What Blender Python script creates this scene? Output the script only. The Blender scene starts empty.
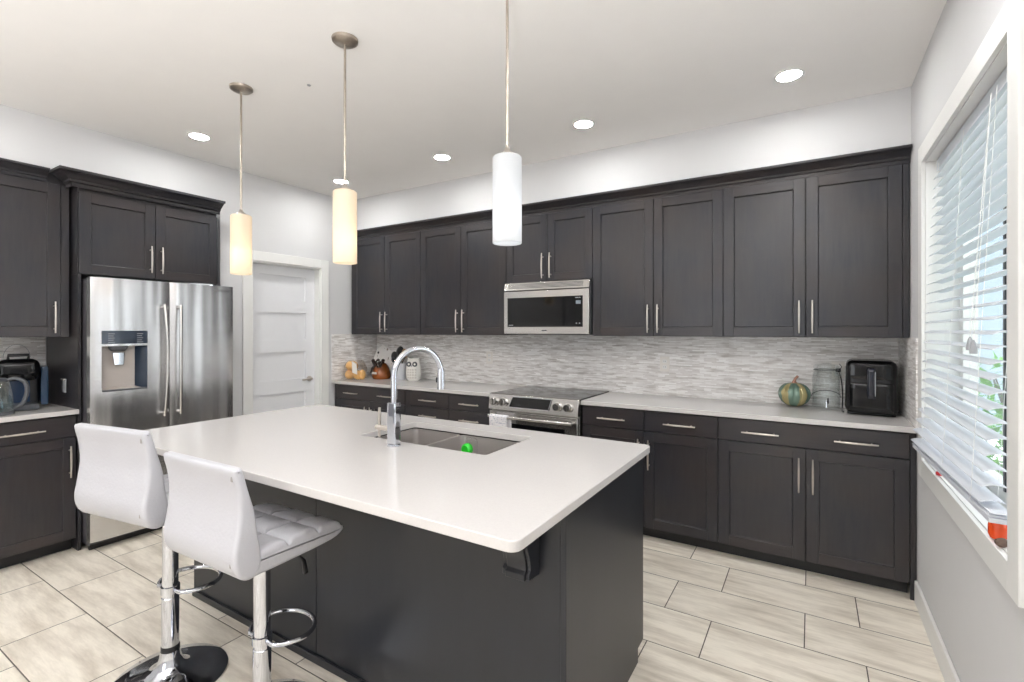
import bpy, bmesh, math, random
from mathutils import Vector, Matrix
random.seed(7)
PI = math.pi
C = bpy.context.scene.collection
sc = bpy.context.scene

# ---------------------------------------------------------------- camera, sky, exposure
cam_d = bpy.data.cameras.new('camera'); cam = bpy.data.objects.new('camera', cam_d); C.objects.link(cam)
cam.location = (0, 0, 1.422); cam.rotation_euler = (PI/2, 0, math.radians(31.73))
cam_d.sensor_width = 36; cam_d.lens = 491*36/1024
cam_d.shift_x = 4.4/1024; cam_d.shift_y = -10.9/1024; cam_d.clip_start = 0.02
sc.camera = cam
sc.view_settings.view_transform = 'Standard'; sc.view_settings.look = 'None'
sc.view_settings.gamma = 1; sc.view_settings.use_curve_mapping = False
sc.view_settings.exposure = 0.08
sc.cycles.max_bounces = 10; sc.cycles.diffuse_bounces = 6; sc.cycles.glossy_bounces = 5
sc.cycles.transmission_bounces = 8; sc.cycles.transparent_max_bounces = 12
sc.cycles.use_denoising = True; sc.cycles.sample_clamp_indirect = 6
SKY_STRENGTH = 3.7
UP = 55.0      # watt of each unseen fill lamp added behind the viewer
w = bpy.data.worlds.new('sky'); sc.world = w; w.use_nodes = True
bg = w.node_tree.nodes['Background']; bg.inputs['Color'].default_value = (0.94, 0.965, 1.0, 1); bg.inputs['Strength'].default_value = SKY_STRENGTH

# ---------------------------------------------------------------- room numbers
XL, XR, YB, ZC = -4.13, 0.473, 3.90, 2.775      # left wall face, right wall, back wall, ceiling
XA, YA = -4.62, 2.19                             # recess behind fridge and left cabinets
YF = -2.9                                        # wall behind the camera
YS = 3.50                                        # bulkhead face above the back cabinets
ZUB, ZUT, ZCR = 1.378, 2.354, 2.437              # upper cabinets: bottom, top of doors, top of crown
CW = 195.0     # emission strength of each ceiling downlight lens

def portal(name, loc, rot, sx, sy):
    l = bpy.data.lights.new(name, 'AREA'); l.shape = 'RECTANGLE'; l.size = sx; l.size_y = sy
    l.cycles.is_portal = True
    o = bpy.data.objects.new(name, l); C.objects.link(o); o.location = loc; o.rotation_euler = rot
portal('window_portal', (XR+0.20, 2.48, 1.52), (0, PI/2, 0), 1.45, 1.23)
portal('fill_portal', (-1.4, YF-0.02, 1.35), (PI/2, 0, 0), 1.6, 1.9)  # samples the opening added for fill light

# ---------------------------------------------------------------- materials
def srgb(r, g, b):
    f = lambda c: (c/255/12.92) if c/255 <= 0.04045 else ((c/255+0.055)/1.055)**2.4
    return (f(r), f(g), f(b), 1)
class NT:
    def __init__(s, name):
        s.m = bpy.data.materials.new(name); s.m.use_nodes = True; s.t = s.m.node_tree
        s.b = s.t.nodes['Principled BSDF']; s.out = s.t.nodes['Material Output']
    def n(s, typ, **kw):
        nd = s.t.nodes.new(typ)
        for k, v in kw.items():
            if k.startswith('i_'): nd.inputs[k[2:].replace('_', ' ')].default_value = v
            else: setattr(nd, k, v)
        return nd
    def l(s, a, b): s.t.links.new(a, b)
    def math(s, op, a, b=None, c=None):
        nd = s.n('ShaderNodeMath', operation=op)
        for i, v in enumerate((a, b, c)):
            if v is None: continue
            if isinstance(v, (int, float)): nd.inputs[i].default_value = v
            else: s.l(v, nd.inputs[i])
        return nd.outputs[0]
    def mix(s, fac, a, b, blend='MIX'):
        nd = s.n('ShaderNodeMix', data_type='RGBA', blend_type=blend)
        for i, v in ((0, fac), (6, a), (7, b)):
            if isinstance(v, (int, float)): nd.inputs[i].default_value = v
            elif isinstance(v, tuple): nd.inputs[i].default_value = v
            else: s.l(v, nd.inputs[i])
        return nd.outputs[2]
    def set(s, **kw):
        for k, v in kw.items(): s.b.inputs[k.replace('_', ' ')].default_value = v
def simple(name, col, rough=0.5, metal=0.0, nscale=8, namt=0.06, bump=0.0, bscale=60, stretch=(1,1,1), **kw):
    T = NT(name); T.set(Roughness=rough, Metallic=metal, **kw)
    tc = T.n('ShaderNodeTexCoord'); mp = T.n('ShaderNodeMapping'); mp.inputs['Scale'].default_value = stretch
    T.l(tc.outputs['Object'], mp.inputs['Vector'])
    no = T.n('ShaderNodeTexNoise'); no.inputs['Scale'].default_value = nscale; no.inputs['Detail'].default_value = 4
    T.l(mp.outputs[0], no.inputs['Vector'])
    lo = tuple(c*(1-namt*1.5) for c in col[:3])+(1,); hi = tuple(min(1, c*(1+namt*1.5)) for c in col[:3])+(1,)
    T.l(T.mix(no.outputs[0], lo, hi), T.b.inputs['Base Color'])
    if bump:
        n2 = T.n('ShaderNodeTexNoise'); n2.inputs['Scale'].default_value = bscale; n2.inputs['Detail'].default_value = 3
        T.l(mp.outputs[0], n2.inputs['Vector'])
        bp = T.n('ShaderNodeBump'); bp.inputs['Strength'].default_value = bump; bp.inputs['Distance'].default_value = 0.01
        T.l(n2.outputs[0], bp.inputs['Height']); T.l(bp.outputs[0], T.b.inputs['Normal'])
    return T.m
M = {}
M['wall'] = simple('wall_paint', srgb(207, 207, 208), 0.7, namt=0.01, bump=0.05, bscale=150)
M['ceiling'] = simple('ceiling_paint', srgb(240, 238, 236), 0.8, namt=0.01, bump=0.06, bscale=120)
M['white'] = simple('white_trim_paint', srgb(228, 228, 226), 0.4, namt=0.01)
M['doorwhite'] = simple('white_door_paint', srgb(226, 227, 230), 0.4, namt=0.01)
def stain(name, stretch, c0, c1, c2, rough=0.3):
    T = NT(name); T.set(Roughness=rough, Specular_IOR_Level=0.42)
    tc = T.n('ShaderNodeTexCoord'); mp = T.n('ShaderNodeMapping'); mp.inputs['Scale'].default_value = stretch; T.l(tc.outputs['Object'], mp.inputs[0])
    n1 = T.n('ShaderNodeTexNoise'); n1.inputs['Scale'].default_value = 9; n1.inputs['Detail'].default_value = 5; T.l(mp.outputs[0], n1.inputs['Vector'])
    g = T.n('ShaderNodeNewGeometry'); n2 = T.n('ShaderNodeTexNoise'); n2.inputs['Scale'].default_value = 3.2; n2.inputs['Detail'].default_value = 3; T.l(g.outputs['Position'], n2.inputs['Vector'])
    mr = T.n('ShaderNodeMapRange'); mr.inputs[1].default_value = 0.35; mr.inputs[2].default_value = 0.65; T.l(n2.outputs[0], mr.inputs[0])  # broad brownish variation imitates uneven sheen, mixed into the stain colour
    a = T.mix(mr.outputs[0], c0, c1); m1 = T.n('ShaderNodeMapRange'); m1.inputs[1].default_value = 0.3; m1.inputs[2].default_value = 0.7; T.l(n1.outputs[0], m1.inputs[0])
    T.l(T.mix(T.math('MULTIPLY', m1.outputs[0], 0.6), a, c2), T.b.inputs['Base Color'])
    bp = T.n('ShaderNodeBump'); bp.inputs['Strength'].default_value = 0.05; bp.inputs['Distance'].default_value = 0.01; T.l(n1.outputs[0], bp.inputs['Height']); T.l(bp.outputs[0], T.b.inputs['Normal'])
    return T.m
M['cab'] = stain('dark_stained_maple', (6, 6, 0.7), srgb(35, 37, 44), srgb(47, 42, 42), srgb(52, 50, 51))
M['cabh'] = stain('dark_stained_maple_rail', (0.7, 6, 6), srgb(37, 38, 44), srgb(51, 44, 43), srgb(57, 53, 53))
M['isl'] = simple('dark_island_panel', srgb(30, 32, 37), 0.32, nscale=6, namt=0.15, stretch=(3, 3, 0.4), Specular_IOR_Level=0.35)
M['kick'] = simple('black_toe_kick', srgb(26, 26, 28), 0.5)
M['gap'] = simple('gap_shade', srgb(22, 20, 20), 0.6)  # shade between doors and drawers put into a dark colour
M['quartz'] = simple('white_quartz', srgb(197, 194, 192), 0.15, nscale=160, namt=0.035)
M['nickel'] = simple('brushed_nickel', srgb(205, 198, 190), 0.28, 1.0, nscale=40, namt=0.05)
M['darknickel'] = simple('aged_nickel', srgb(176, 166, 155), 0.35, 1.0, nscale=50, namt=0.15)
M['chrome'] = simple('chrome', srgb(206, 209, 216), 0.06, 1.0, namt=0.01)
M['steel'] = None
M['black'] = simple('black_plastic', srgb(17, 17, 19), 0.3)
M['blackgloss'] = simple('black_gloss', srgb(9, 10, 12), 0.07, Specular_IOR_Level=0.35)
M['darkgrey'] = simple('dark_grey_plastic', srgb(70, 72, 76), 0.4)
M['grey'] = simple('grey_plastic', srgb(150, 152, 156), 0.35)
M['leather'] = simple('white_leatherette', srgb(180, 180, 185), 0.38, nscale=5, namt=0.03, bump=0.12, bscale=90)
M['worn'] = simple('worn_grey_backing', srgb(150, 146, 144), 0.8)
M['ceramic'] = simple('white_ceramic', srgb(228, 226, 220), 0.2, namt=0.02)
M['plate'] = simple('white_outlet_plastic', srgb(226, 222, 216), 0.4, namt=0.01)
M['slat'] = None
def steel():
    T = NT('stainless_steel'); T.set(Metallic=1.0, Roughness=0.27, Anisotropic=0.8); tg = T.n('ShaderNodeTangent', direction_type='RADIAL', axis='Z'); T.l(tg.outputs[0], T.b.inputs['Tangent'])
    tc = T.n('ShaderNodeTexCoord'); mp = T.n('ShaderNodeMapping'); mp.inputs['Scale'].default_value = (5.0, 5.0, 0.35)
    T.l(tc.outputs['Object'], mp.inputs['Vector'])
    no = T.n('ShaderNodeTexNoise'); no.inputs['Scale'].default_value = 1.6; no.inputs['Detail'].default_value = 1
    T.l(mp.outputs[0], no.inputs['Vector'])
    mp2 = T.n('ShaderNodeMapping'); mp2.inputs['Scale'].default_value = (3, 3, 300)
    T.l(tc.outputs['Object'], mp2.inputs['Vector'])
    n2 = T.n('ShaderNodeTexNoise'); n2.inputs['Scale'].default_value = 2.0
    T.l(mp2.outputs[0], n2.inputs['Vector'])
    T.l(T.mix(n2.outputs[0], srgb(205, 205, 207), srgb(232, 231, 230)), T.b.inputs['Base Color'])
    bp = T.n('ShaderNodeBump'); bp.inputs['Strength'].default_value = 0.35; bp.inputs['Distance'].default_value = 0.05
    T.l(no.outputs[0], bp.inputs['Height']); T.l(bp.outputs[0], T.b.inputs['Normal'])
    return T.m
M['steel'] = steel()
M['steel2'] = simple('satin_steel', srgb(200, 198, 195), 0.25, 1.0, nscale=3, namt=0.04, stretch=(1, 1, 60))
M['sinksteel'] = simple('sink_steel', srgb(178, 173, 170), 0.4, 0.8, nscale=3, namt=0.05)
def slatmat():
    T = NT('white_blind_slat'); T.b.inputs['Base Color'].default_value = srgb(236, 236, 238); T.set(Roughness=0.4)
    tr = T.n('ShaderNodeBsdfTranslucent'); tr.inputs[0].default_value = srgb(225, 230, 240)
    mx = T.n('ShaderNodeMixShader'); mx.inputs[0].default_value = 0.38
    T.l(T.b.outputs[0], mx.inputs[1]); T.l(tr.outputs[0], mx.inputs[2]); T.l(mx.outputs[0], T.out.inputs[0])
    return T.m
M['slat'] = slatmat()
def glass(name, tint=(1, 1, 1, 1), refl=0.10):
    T = NT(name); T.t.nodes.remove(T.b)
    tr = T.n('ShaderNodeBsdfTransparent'); tr.inputs[0].default_value = tint
    gl = T.n('ShaderNodeBsdfGlossy'); gl.inputs['Roughness'].default_value = 0.02
    fr = T.n('ShaderNodeLayerWeight'); fr.inputs[0].default_value = 0.35
    f2 = T.math('MULTIPLY_ADD', fr.outputs['Facing'], 0.35, refl*0.3)
    mx = T.n('ShaderNodeMixShader'); T.l(f2, mx.inputs[0]); T.l(tr.outputs[0], mx.inputs[1]); T.l(gl.outputs[0], mx.inputs[2])
    T.l(mx.outputs[0], T.out.inputs[0]); return T.m
M['glass'] = glass('clear_glass', (0.975, 0.985, 0.985, 1), 0.05)
M['paneglass'] = glass('window_glass', (0.96, 0.98, 0.98, 1), 0.05)
M['bag'] = glass('clear_plastic_bag', (0.99, 0.97, 0.94, 1), 0.25)
def emit(name, col, s):
    T = NT(name); T.set(Base_Color=(0.8, 0.8, 0.8, 1)); T.b.inputs['Emission Color'].default_value = col; T.b.inputs['Emission Strength'].default_value = s
    return T.m
M['canlens'] = emit('ceiling_light_lens', (1, 0.99, 0.975, 1), CW)
M['display'] = simple('small_lcd', srgb(120, 132, 140), 0.3)
def shade(name, col, ecol, es):
    T = NT(name); T.b.inputs['Base Color'].default_value = col; T.set(Roughness=0.3)
    T.b.inputs['Emission Color'].default_value = ecol; T.b.inputs['Emission Strength'].default_value = es
    tr = T.n('ShaderNodeBsdfTranslucent'); tr.inputs[0].default_value = col
    mx = T.n('ShaderNodeMixShader'); mx.inputs[0].default_value = 0.5
    T.l(T.b.outputs[0], mx.inputs[1]); T.l(tr.outputs[0], mx.inputs[2]); T.l(mx.outputs[0], T.out.inputs[0]); return T.m
M['shadewarm'] = shade('frosted_shade_warm', (0.80, 0.74, 0.65, 1), (1, 0.84, 0.62, 1), 0.26)
M['shadecool'] = shade('frosted_shade_cool', (0.70, 0.71, 0.72, 1), (0.95, 0.97, 1, 1), 0.12)
def tile():
    T = NT('beige_stone_look_floor_tile')
    g = T.n('ShaderNodeNewGeometry'); sp = T.n('ShaderNodeSeparateXYZ'); T.l(g.outputs['Position'], sp.inputs[0])
    X, Y = sp.outputs[0], sp.outputs[1]
    RH, TL = 0.3155, 0.6135
    r = T.math('DIVIDE', T.math('SUBTRACT', Y, 2.88), RH); ri = T.math('FLOOR', r); fy = T.math('FRACT', r)
    par = T.math('FLOORED_MODULO', ri, 2.0)        # 0 for the row y 2.88..3.195
    off = T.math('MULTIPLY_ADD', par, -0.225, 0.1985)
    u = T.math('DIVIDE', T.math('SUBTRACT', X, off), TL); ui = T.math('FLOOR', u); fx = T.math('FRACT', u)
    dy = T.math('MULTIPLY', T.math('MINIMUM', fy, T.math('SUBTRACT', 1.0, fy)), RH)
    dx = T.math('MULTIPLY', T.math('MINIMUM', fx, T.math('SUBTRACT', 1.0, fx)), TL)
    d = T.math('MINIMUM', dx, dy)
    grout = T.math('LESS_THAN', d, 0.0024)
    cb = T.n('ShaderNodeCombineXYZ'); T.l(ui, cb.inputs[0]); T.l(ri, cb.inputs[1])
    wn = T.n('ShaderNodeTexWhiteNoise', noise_dimensions='3D'); T.l(cb.outputs[0], wn.inputs[0])
    # clouded veins stretched along x, shifted per tile
    cv = T.n('ShaderNodeCombineXYZ')
    T.l(T.math('MULTIPLY_ADD', wn.outputs[0], 9.0, T.math('MULTIPLY', X, 1.6)), cv.inputs[0])
    T.l(T.math('MULTIPLY', Y, 9.0), cv.inputs[1]); T.l(T.math('MULTIPLY', wn.outputs[0], 20.0), cv.inputs[2])
    n1 = T.n('ShaderNodeTexNoise'); n1.inputs['Scale'].default_value = 1.7; n1.inputs['Detail'].default_value = 6; n1.inputs['Roughness'].default_value = 0.62
    T.l(cv.outputs[0], n1.inputs['Vector'])
    rp = T.n('ShaderNodeValToRGB'); e = rp.color_ramp.elements
    e[0].position = 0.30; e[0].color = srgb(196, 186, 171); e[1].position = 0.60; e[1].color = srgb(238, 231, 218)
    T.l(n1.outputs[0], rp.inputs[0])
    cf = T.n('ShaderNodeMapping'); cf.inputs['Scale'].default_value = (5, 6, 1); T.l(cv.outputs[0], cf.inputs[0])
    n3 = T.n('ShaderNodeTexNoise'); n3.inputs['Scale'].default_value = 3.0; n3.inputs['Detail'].default_value = 5; T.l(cf.outputs[0], n3.inputs['Vector'])
    mul = T.math('ADD', T.math('MULTIPLY_ADD', wn.outputs[0], 0.08, 0.84), T.math('MULTIPLY', n3.outputs[0], 0.2))
    cc = T.n('ShaderNodeCombineXYZ'); [T.l(mul, cc.inputs[i]) for i in range(3)]
    base = T.mix(1.0, rp.outputs[0], cc.outputs[0], 'MULTIPLY')
    T.l(T.mix(grout, base, srgb(88, 82, 76)), T.b.inputs['Base Color'])
    T.l(T.math('MULTIPLY_ADD', grout, 0.4, 0.36), T.b.inputs['Roughness'])
    sm = T.n('ShaderNodeMapRange'); sm.inputs[1].default_value = 0.001; sm.inputs[2].default_value = 0.005; T.l(d, sm.inputs[0])
    bp = T.n('ShaderNodeBump'); bp.inputs['Strength'].default_value = 0.5; bp.inputs['Distance'].default_value = 0.002
    T.l(sm.outputs[0], bp.inputs['Height']); T.l(bp.outputs[0], T.b.inputs['Normal'])
    return T.m
M['tile'] = tile()
def mosaic(name, axis):
    T = NT(name); g = T.n('ShaderNodeNewGeometry'); sp = T.n('ShaderNodeSeparateXYZ'); T.l(g.outputs['Position'], sp.inputs[0])
    cb = T.n('ShaderNodeCombineXYZ'); T.l(sp.outputs[axis], cb.inputs[0]); T.l(sp.outputs[2], cb.inputs[1])
    br = T.n('ShaderNodeTexBrick'); br.offset = 0.37; br.offset_frequency = 2; br.squash = 0.6; br.squash_frequency = 3
    for k, v in (('Scale', 1.0), ('Mortar Size', 0.0008), ('Brick Width', 0.085), ('Row Height', 0.0095), ('Bias', 0.0)): br.inputs[k].default_value = v
    br.inputs['Color1'].default_value = srgb(212, 208, 205); br.inputs['Color2'].default_value = srgb(252, 251, 250); br.inputs['Mortar'].default_value = srgb(214, 210, 207)
    T.l(cb.outputs[0], br.inputs['Vector'])
    mp = T.n('ShaderNodeMapping'); mp.inputs['Scale'].default_value = (7, 45, 1); T.l(cb.outputs[0], mp.inputs[0])
    no = T.n('ShaderNodeTexNoise'); no.inputs['Scale'].default_value = 1.0; no.inputs['Detail'].default_value = 3; T.l(mp.outputs[0], no.inputs['Vector'])
    rp = T.n('ShaderNodeValToRGB'); e = rp.color_ramp.elements
    e[0].position = 0.28; e[0].color = srgb(158, 148, 140); e[1].position = 0.50; e[1].color = (1, 1, 1, 1)
    T.l(no.outputs[0], rp.inputs[0])
    T.l(T.mix(0.6, br.outputs[0], rp.outputs[0], 'MULTIPLY'), T.b.inputs['Base Color'])
    T.set(Roughness=0.3)
    bp = T.n('ShaderNodeBump'); bp.inputs['Strength'].default_value = 0.4; bp.inputs['Distance'].default_value = 0.003
    T.l(br.outputs[0], bp.inputs['Height']); T.l(bp.outputs[0], T.b.inputs['Normal']); return T.m
M['mosx'] = mosaic('strip_mosaic_back', 0); M['mosy'] = mosaic('strip_mosaic_side', 1)

# ---------------------------------------------------------------- mesh helpers
def box(bm, x0, x1, y0, y1, z0, z1, mi=0):
    v = [bm.verts.new(p) for p in ((x0,y0,z0),(x1,y0,z0),(x1,y1,z0),(x0,y1,z0),(x0,y0,z1),(x1,y0,z1),(x1,y1,z1),(x0,y1,z1))]
    for f in ((3,2,1,0),(4,5,6,7),(0,1,5,4),(1,2,6,5),(2,3,7,6),(3,0,4,7)):
        bm.faces.new([v[i] for i in f]).material_index = mi
def BX(*a, **k):
    bm = bmesh.new(); box(bm, *a, **k); return bm
def frame_axes(d):
    d = Vector(d).normalized(); a = Vector((0, 0, 1)) if abs(d.z) < 0.9 else Vector((1, 0, 0))
    u = d.cross(a).normalized(); return u, u.cross(d).normalized()
def tube(bm, pts, r, n=12, closed=False, cap=True, flat=1.0, up=None):
    pts = [Vector(p) for p in pts]; N = len(pts); rings = []; prev = None
    for i, p in enumerate(pts):
        if closed: d = pts[(i+1) % N]-pts[i-1]
        else: d = pts[min(i+1, N-1)]-pts[max(i-1, 0)]
        d.normalize()
        if prev is None:
            u, v = frame_axes(d)
            if up is not None: v = (Vector(up)-d*d.dot(Vector(up))).normalized(); u = d.cross(v)
        else:
            u = (prev-d*prev.dot(d)).normalized(); v = u.cross(d).normalized()*-1; v = d.cross(u)
        prev = u; v = d.cross(u).normalized()
        rr = r[i] if isinstance(r, (list, tuple)) else r
        rings.append([bm.verts.new(p+u*math.cos(2*PI*k/n)*rr+v*math.sin(2*PI*k/n)*rr*flat) for k in range(n)])
    for i in range(N if closed else N-1):
        a, b = rings[i], rings[(i+1) % N]
        for k in range(n):
            f = bm.faces.new((a[k], a[(k+1) % n], b[(k+1) % n], b[k])); f.smooth = True
    if cap and not closed:
        bm.faces.new(list(reversed(rings[0]))); bm.faces.new(rings[-1])
def lathe(bm, prof, c=(0, 0, 0), n=32, axis='z', sx=1, sy=1, cap=True):
    rings = []
    for r, z in prof:
        ring = []
        for k in range(n):
            a = 2*PI*k/n; p = (r*math.cos(a)*sx, r*math.sin(a)*sy, z)
            if axis == 'y': p = (p[0], -p[2], p[1])      # profile runs towards -y
            elif axis == 'x': p = (p[2], p[0], p[1])
            ring.append(bm.verts.new((c[0]+p[0], c[1]+p[1], c[2]+p[2])))
        rings.append(ring)
    for a, b in zip(rings, rings[1:]):
        for k in range(n):
            f = bm.faces.new((a[k], a[(k+1) % n], b[(k+1) % n], b[k])); f.smooth = True
    if cap and prof[0][0] > 1e-5: bm.faces.new(list(reversed(rings[0])))
    if cap and prof[-1][0] > 1e-5: bm.faces.new(rings[-1])
    bmesh.ops.remove_doubles(bm, verts=bm.verts, dist=1e-6)
def prism(bm, poly, a0, a1, axis='x'):
    """extrude a 2-D polygon; axis x: poly is (y,z); y: (x,z); z: (x,y)"""
    def P(p, a): return {'x': (a, p[0], p[1]), 'y': (p[0], a, p[1]), 'z': (p[0], p[1], a)}[axis]
    A = [bm.verts.new(P(p, a0)) for p in poly]; B = [bm.verts.new(P(p, a1)) for p in poly]; n = len(poly)
    bm.faces.new(A); bm.faces.new(list(reversed(B)))
    for i in range(n): bm.faces.new((A[i], B[i], B[(i+1) % n], A[(i+1) % n]))
    bmesh.ops.recalc_face_normals(bm, faces=bm.faces)
def rbox(bm, x0, x1, y0, y1, z0, z1, r, n=10, fn=None):
    """rounded box; fn(p) may move each vertex"""
    c = Vector(((x0+x1)/2, (y0+y1)/2, (z0+z1)/2)); h = Vector(((x1-x0)/2, (y1-y0)/2, (z1-z0)/2))
    b2 = bmesh.new(); bmesh.ops.create_cube(b2, size=2)
    bmesh.ops.subdivide_edges(b2, edges=b2.edges, cuts=n, use_grid_fill=True)
    vm = {}
    for v in b2.verts:
        q = Vector()
        for i in range(3):
            t = v.co[i]; ri = min(r, h[i]*0.98)/h[i]
            # spread: outer grid steps inside the radius
            s = math.copysign(abs(t)**0.75, t); q[i] = s*h[i]
        inner = Vector([max(-(h[i]-min(r, h[i]*0.98)), min(h[i]-min(r, h[i]*0.98), q[i])) for i in range(3)])
        d = q-inner
        if d.length > 1e-9: q = inner+d.normalized()*min(r, min(h)*0.98)
        p = c+q
        if fn: p = fn(p)
        vm[v] = bm.verts.new(p)
    for f in b2.faces:
        g = bm.faces.new([vm[v] for v in f.verts]); g.smooth = True
    b2.free()
def profile_shell(bm, prof, hw, r, nx=24, disp=None, yaw=None):
    """closed smooth (y,z) outline swept across x from -hw to hw with rounded ends; disp(x, y, z, nrm)->inward amount"""
    N = len(prof); P = [Vector((0, p[0], p[1])) for p in prof]
    area = sum(P[i].y*P[(i+1) % N].z-P[(i+1) % N].y*P[i].z for i in range(N))
    nr = []
    for i in range(N):
        t = (P[(i+1) % N]-P[i-1]).normalized(); n_ = Vector((0, t.z, -t.y))
        if area < 0: n_ = -n_
        nr.append(n_)
    secs = []
    k = 5
    for i in range(k+1): a = PI/2*i/k; secs.append((-hw+r*(1-math.sin(a)), r*(1-math.cos(PI/2-a))))
    secs = [(-hw+r*(1-math.cos(PI/2*i/k)), r*(1-math.sin(PI/2*i/k))) for i in range(k+1)]
    secs += [(-hw+r+(2*hw-2*r)*i/nx, 0) for i in range(1, nx)]
    secs += [(-s[0], s[1]) for s in reversed(secs[:k+1])]
    rings = []
    for x, off in secs:
        ring = []
        for p, n_ in zip(P, nr):
            q = p-n_*off; q.x = x
            if disp: q = q-n_*disp(x, p.y, p.z, n_)
            ring.append(bm.verts.new(q))
        rings.append(ring)
    for a, b in zip(rings, rings[1:]):
        for i in range(N):
            f = bm.faces.new((a[i], a[(i+1) % N], b[(i+1) % N], b[i])); f.smooth = True
    bm.faces.new(rings[0]); bm.faces.new(list(reversed(rings[-1])))
    bmesh.ops.recalc_face_normals(bm, faces=bm.faces)
def spline(ctrl, n=6, closed=True):
    out = []; N = len(ctrl)
    for i in range(N if closed else N-1):
        p = [ctrl[(i+j) % N] if closed else ctrl[max(0, min(N-1, i+j))] for j in (-1, 0, 1, 2)]
        for k in range(n):
            t = k/n
            out.append(tuple(0.5*((2*p[1][a])+(-p[0][a]+p[2][a])*t+(2*p[0][a]-5*p[1][a]+4*p[2][a]-p[3][a])*t*t+(-p[0][a]+3*p[1][a]-3*p[2][a]+p[3][a])*t**3) for a in range(len(ctrl[0]))))
    if not closed: out.append(tuple(ctrl[-1]))
    return out
def obj(name, bm, m, parent=None, bevel=0, smooth=False):
    me = bpy.data.meshes.new(name); bm.normal_update()
    if smooth:
        for f in bm.faces: f.smooth = True
    bm.to_mesh(me); bm.free(); me.set_sharp_from_angle(angle=math.radians(38))
    for x in (m if isinstance(m, (list, tuple)) else [m]): me.materials.append(M[x] if isinstance(x, str) else x)
    o = bpy.data.objects.new(name, me); C.objects.link(o)
    if parent: o.parent = parent
    if bevel:
        b = o.modifiers.new('bevel', 'BEVEL'); b.width = bevel; b.segments = 2; b.limit_method = 'ANGLE'; b.angle_limit = math.radians(40)
    return o
def tag(o, label=None, cat=None, group=None, kind=None):
    for k, v in (('label', label), ('category', cat), ('group', group), ('kind', kind)):
        if v: o[k] = v
    return o
def thing(name, label, cat, loc=(0, 0, 0), rz=0, group=None):
    o = bpy.data.objects.new(name, None); C.objects.link(o); o.location = loc; o.rotation_euler = (0, 0, rz); o.empty_display_size = 0.05
    return tag(o, label, cat, group)
def struct(name, bm, m, label=None, bevel=0):
    o = obj(name, bm, m, bevel=bevel); o['kind'] = 'structure'
    if label: o['label'] = label
    return o
def dup(root, loc, rz=None, label=None, group=None):
    r = root.copy(); C.objects.link(r); r.location = loc
    if rz is not None: r.rotation_euler = (0, 0, rz)
    if label: r['label'] = label
    if group: r['group'] = group
    for ch in list(root.children):
        c = ch.copy(); C.objects.link(c); c.parent = r
        for g in ch.children:
            d = g.copy(); C.objects.link(d); d.parent = c
    return r
def text(body, size, parent, loc, rot, m, name='lettering', depth=0.0004):
    cu = bpy.data.curves.new(name, 'FONT'); cu.body = body; cu.size = size; cu.extrude = depth; cu.align_x = 'CENTER'; cu.align_y = 'CENTER'
    cu.materials.append(M[m]); o = bpy.data.objects.new(name, cu); C.objects.link(o)
    me = bpy.data.meshes.new_from_object(o.evaluated_get(bpy.context.evaluated_depsgraph_get())); bpy.data.objects.remove(o)
    o = bpy.data.objects.new(name, me); C.objects.link(o); o.parent = parent; o.location = loc; o.rotation_euler = rot
    return o

# ---------------------------------------------------------------- room shell
struct('floor', BX(XA-0.15, XR+0.15, YF-0.15, YB+0.15, -0.06, 0), 'tile', 'beige stone-look rectangular floor tiles laid brick fashion with dark grout')
struct('ceiling', BX(XA-0.15, XR+0.15, YF-0.15, YB+0.15, ZC, ZC+0.08), 'ceiling', 'flat off-white ceiling')
bm = bmesh.new(); box(bm, XA-0.15, XR+0.15, YB, YB+0.12, 0, ZC)
struct('wall_back', bm, 'wall', 'light grey back wall')
struct('wall_bulkhead', BX(XL, XR, YS, YB, ZCR-0.012, ZC), 'wall', 'light grey bulkhead above the long run of dark cabinets')
struct('wall_alcove', BX(XA-0.12, XA, YF, YA, 0, ZC), 'wall', 'light grey wall behind fridge and left cabinets')
struct('wall_left_bulkhead', BX(XA, XL, YF, YA, ZCR-0.012, ZC), 'wall', 'light grey wall above fridge cabinets')
# left wall with pantry door opening y 2.457..3.153, z < 2.035
DY0, DY1, DZ = 2.457, 3.158, 2.03
bm = bmesh.new(); box(bm, XL-0.12, XL, YA, DY0, 0, ZC); box(bm, XL-0.12, XL, DY1, YB, 0, ZC); box(bm, XL-0.12, XL, DY0, DY1, DZ, ZC)
struct('wall_left', bm, 'wall', 'light grey left wall around the white pantry door')
# right wall with window opening
WY0, WY1, WZ0, WZ1 = 1.867, 3.10, 0.788, 2.243
bm = bmesh.new(); T_ = 0.19
box(bm, XR, XR+T_, YF, WY0, 0, ZC); box(bm, XR, XR+T_, WY1, YB, 0, ZC); box(bm, XR, XR+T_, WY0, WY1, 0, WZ0); box(bm, XR, XR+T_, WY0, WY1, WZ1, ZC)
struct('wall_right', bm, 'wall', 'light grey right wall around the window')
bm = bmesh.new(); PX0, PX1, PZ0, PZ1 = -2.2, -0.6, 0.4, 2.3  # unseen window opening, added to let fill light in from behind
box(bm, XA-0.12, PX0, YF-0.12, YF, 0, ZC); box(bm, PX1, XR+T_, YF-0.12, YF, 0, ZC); box(bm, PX0, PX1, YF-0.12, YF, 0, PZ0); box(bm, PX0, PX1, YF-0.12, YF, PZ1, ZC)
struct('wall_front', bm, 'wall')
bm = bmesh.new()
for x in (PX0, (PX0+PX1)/2-0.03, PX1-0.06): box(bm, x, x+0.06, YF-0.1, YF-0.02, PZ0, PZ1)
box(bm, PX0, PX1, YF-0.1, YF-0.02, PZ0, PZ0+0.06); box(bm, PX0, PX1, YF-0.1, YF-0.02, PZ1-0.06, PZ1)
struct('fill_window', bm, 'white')

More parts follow.
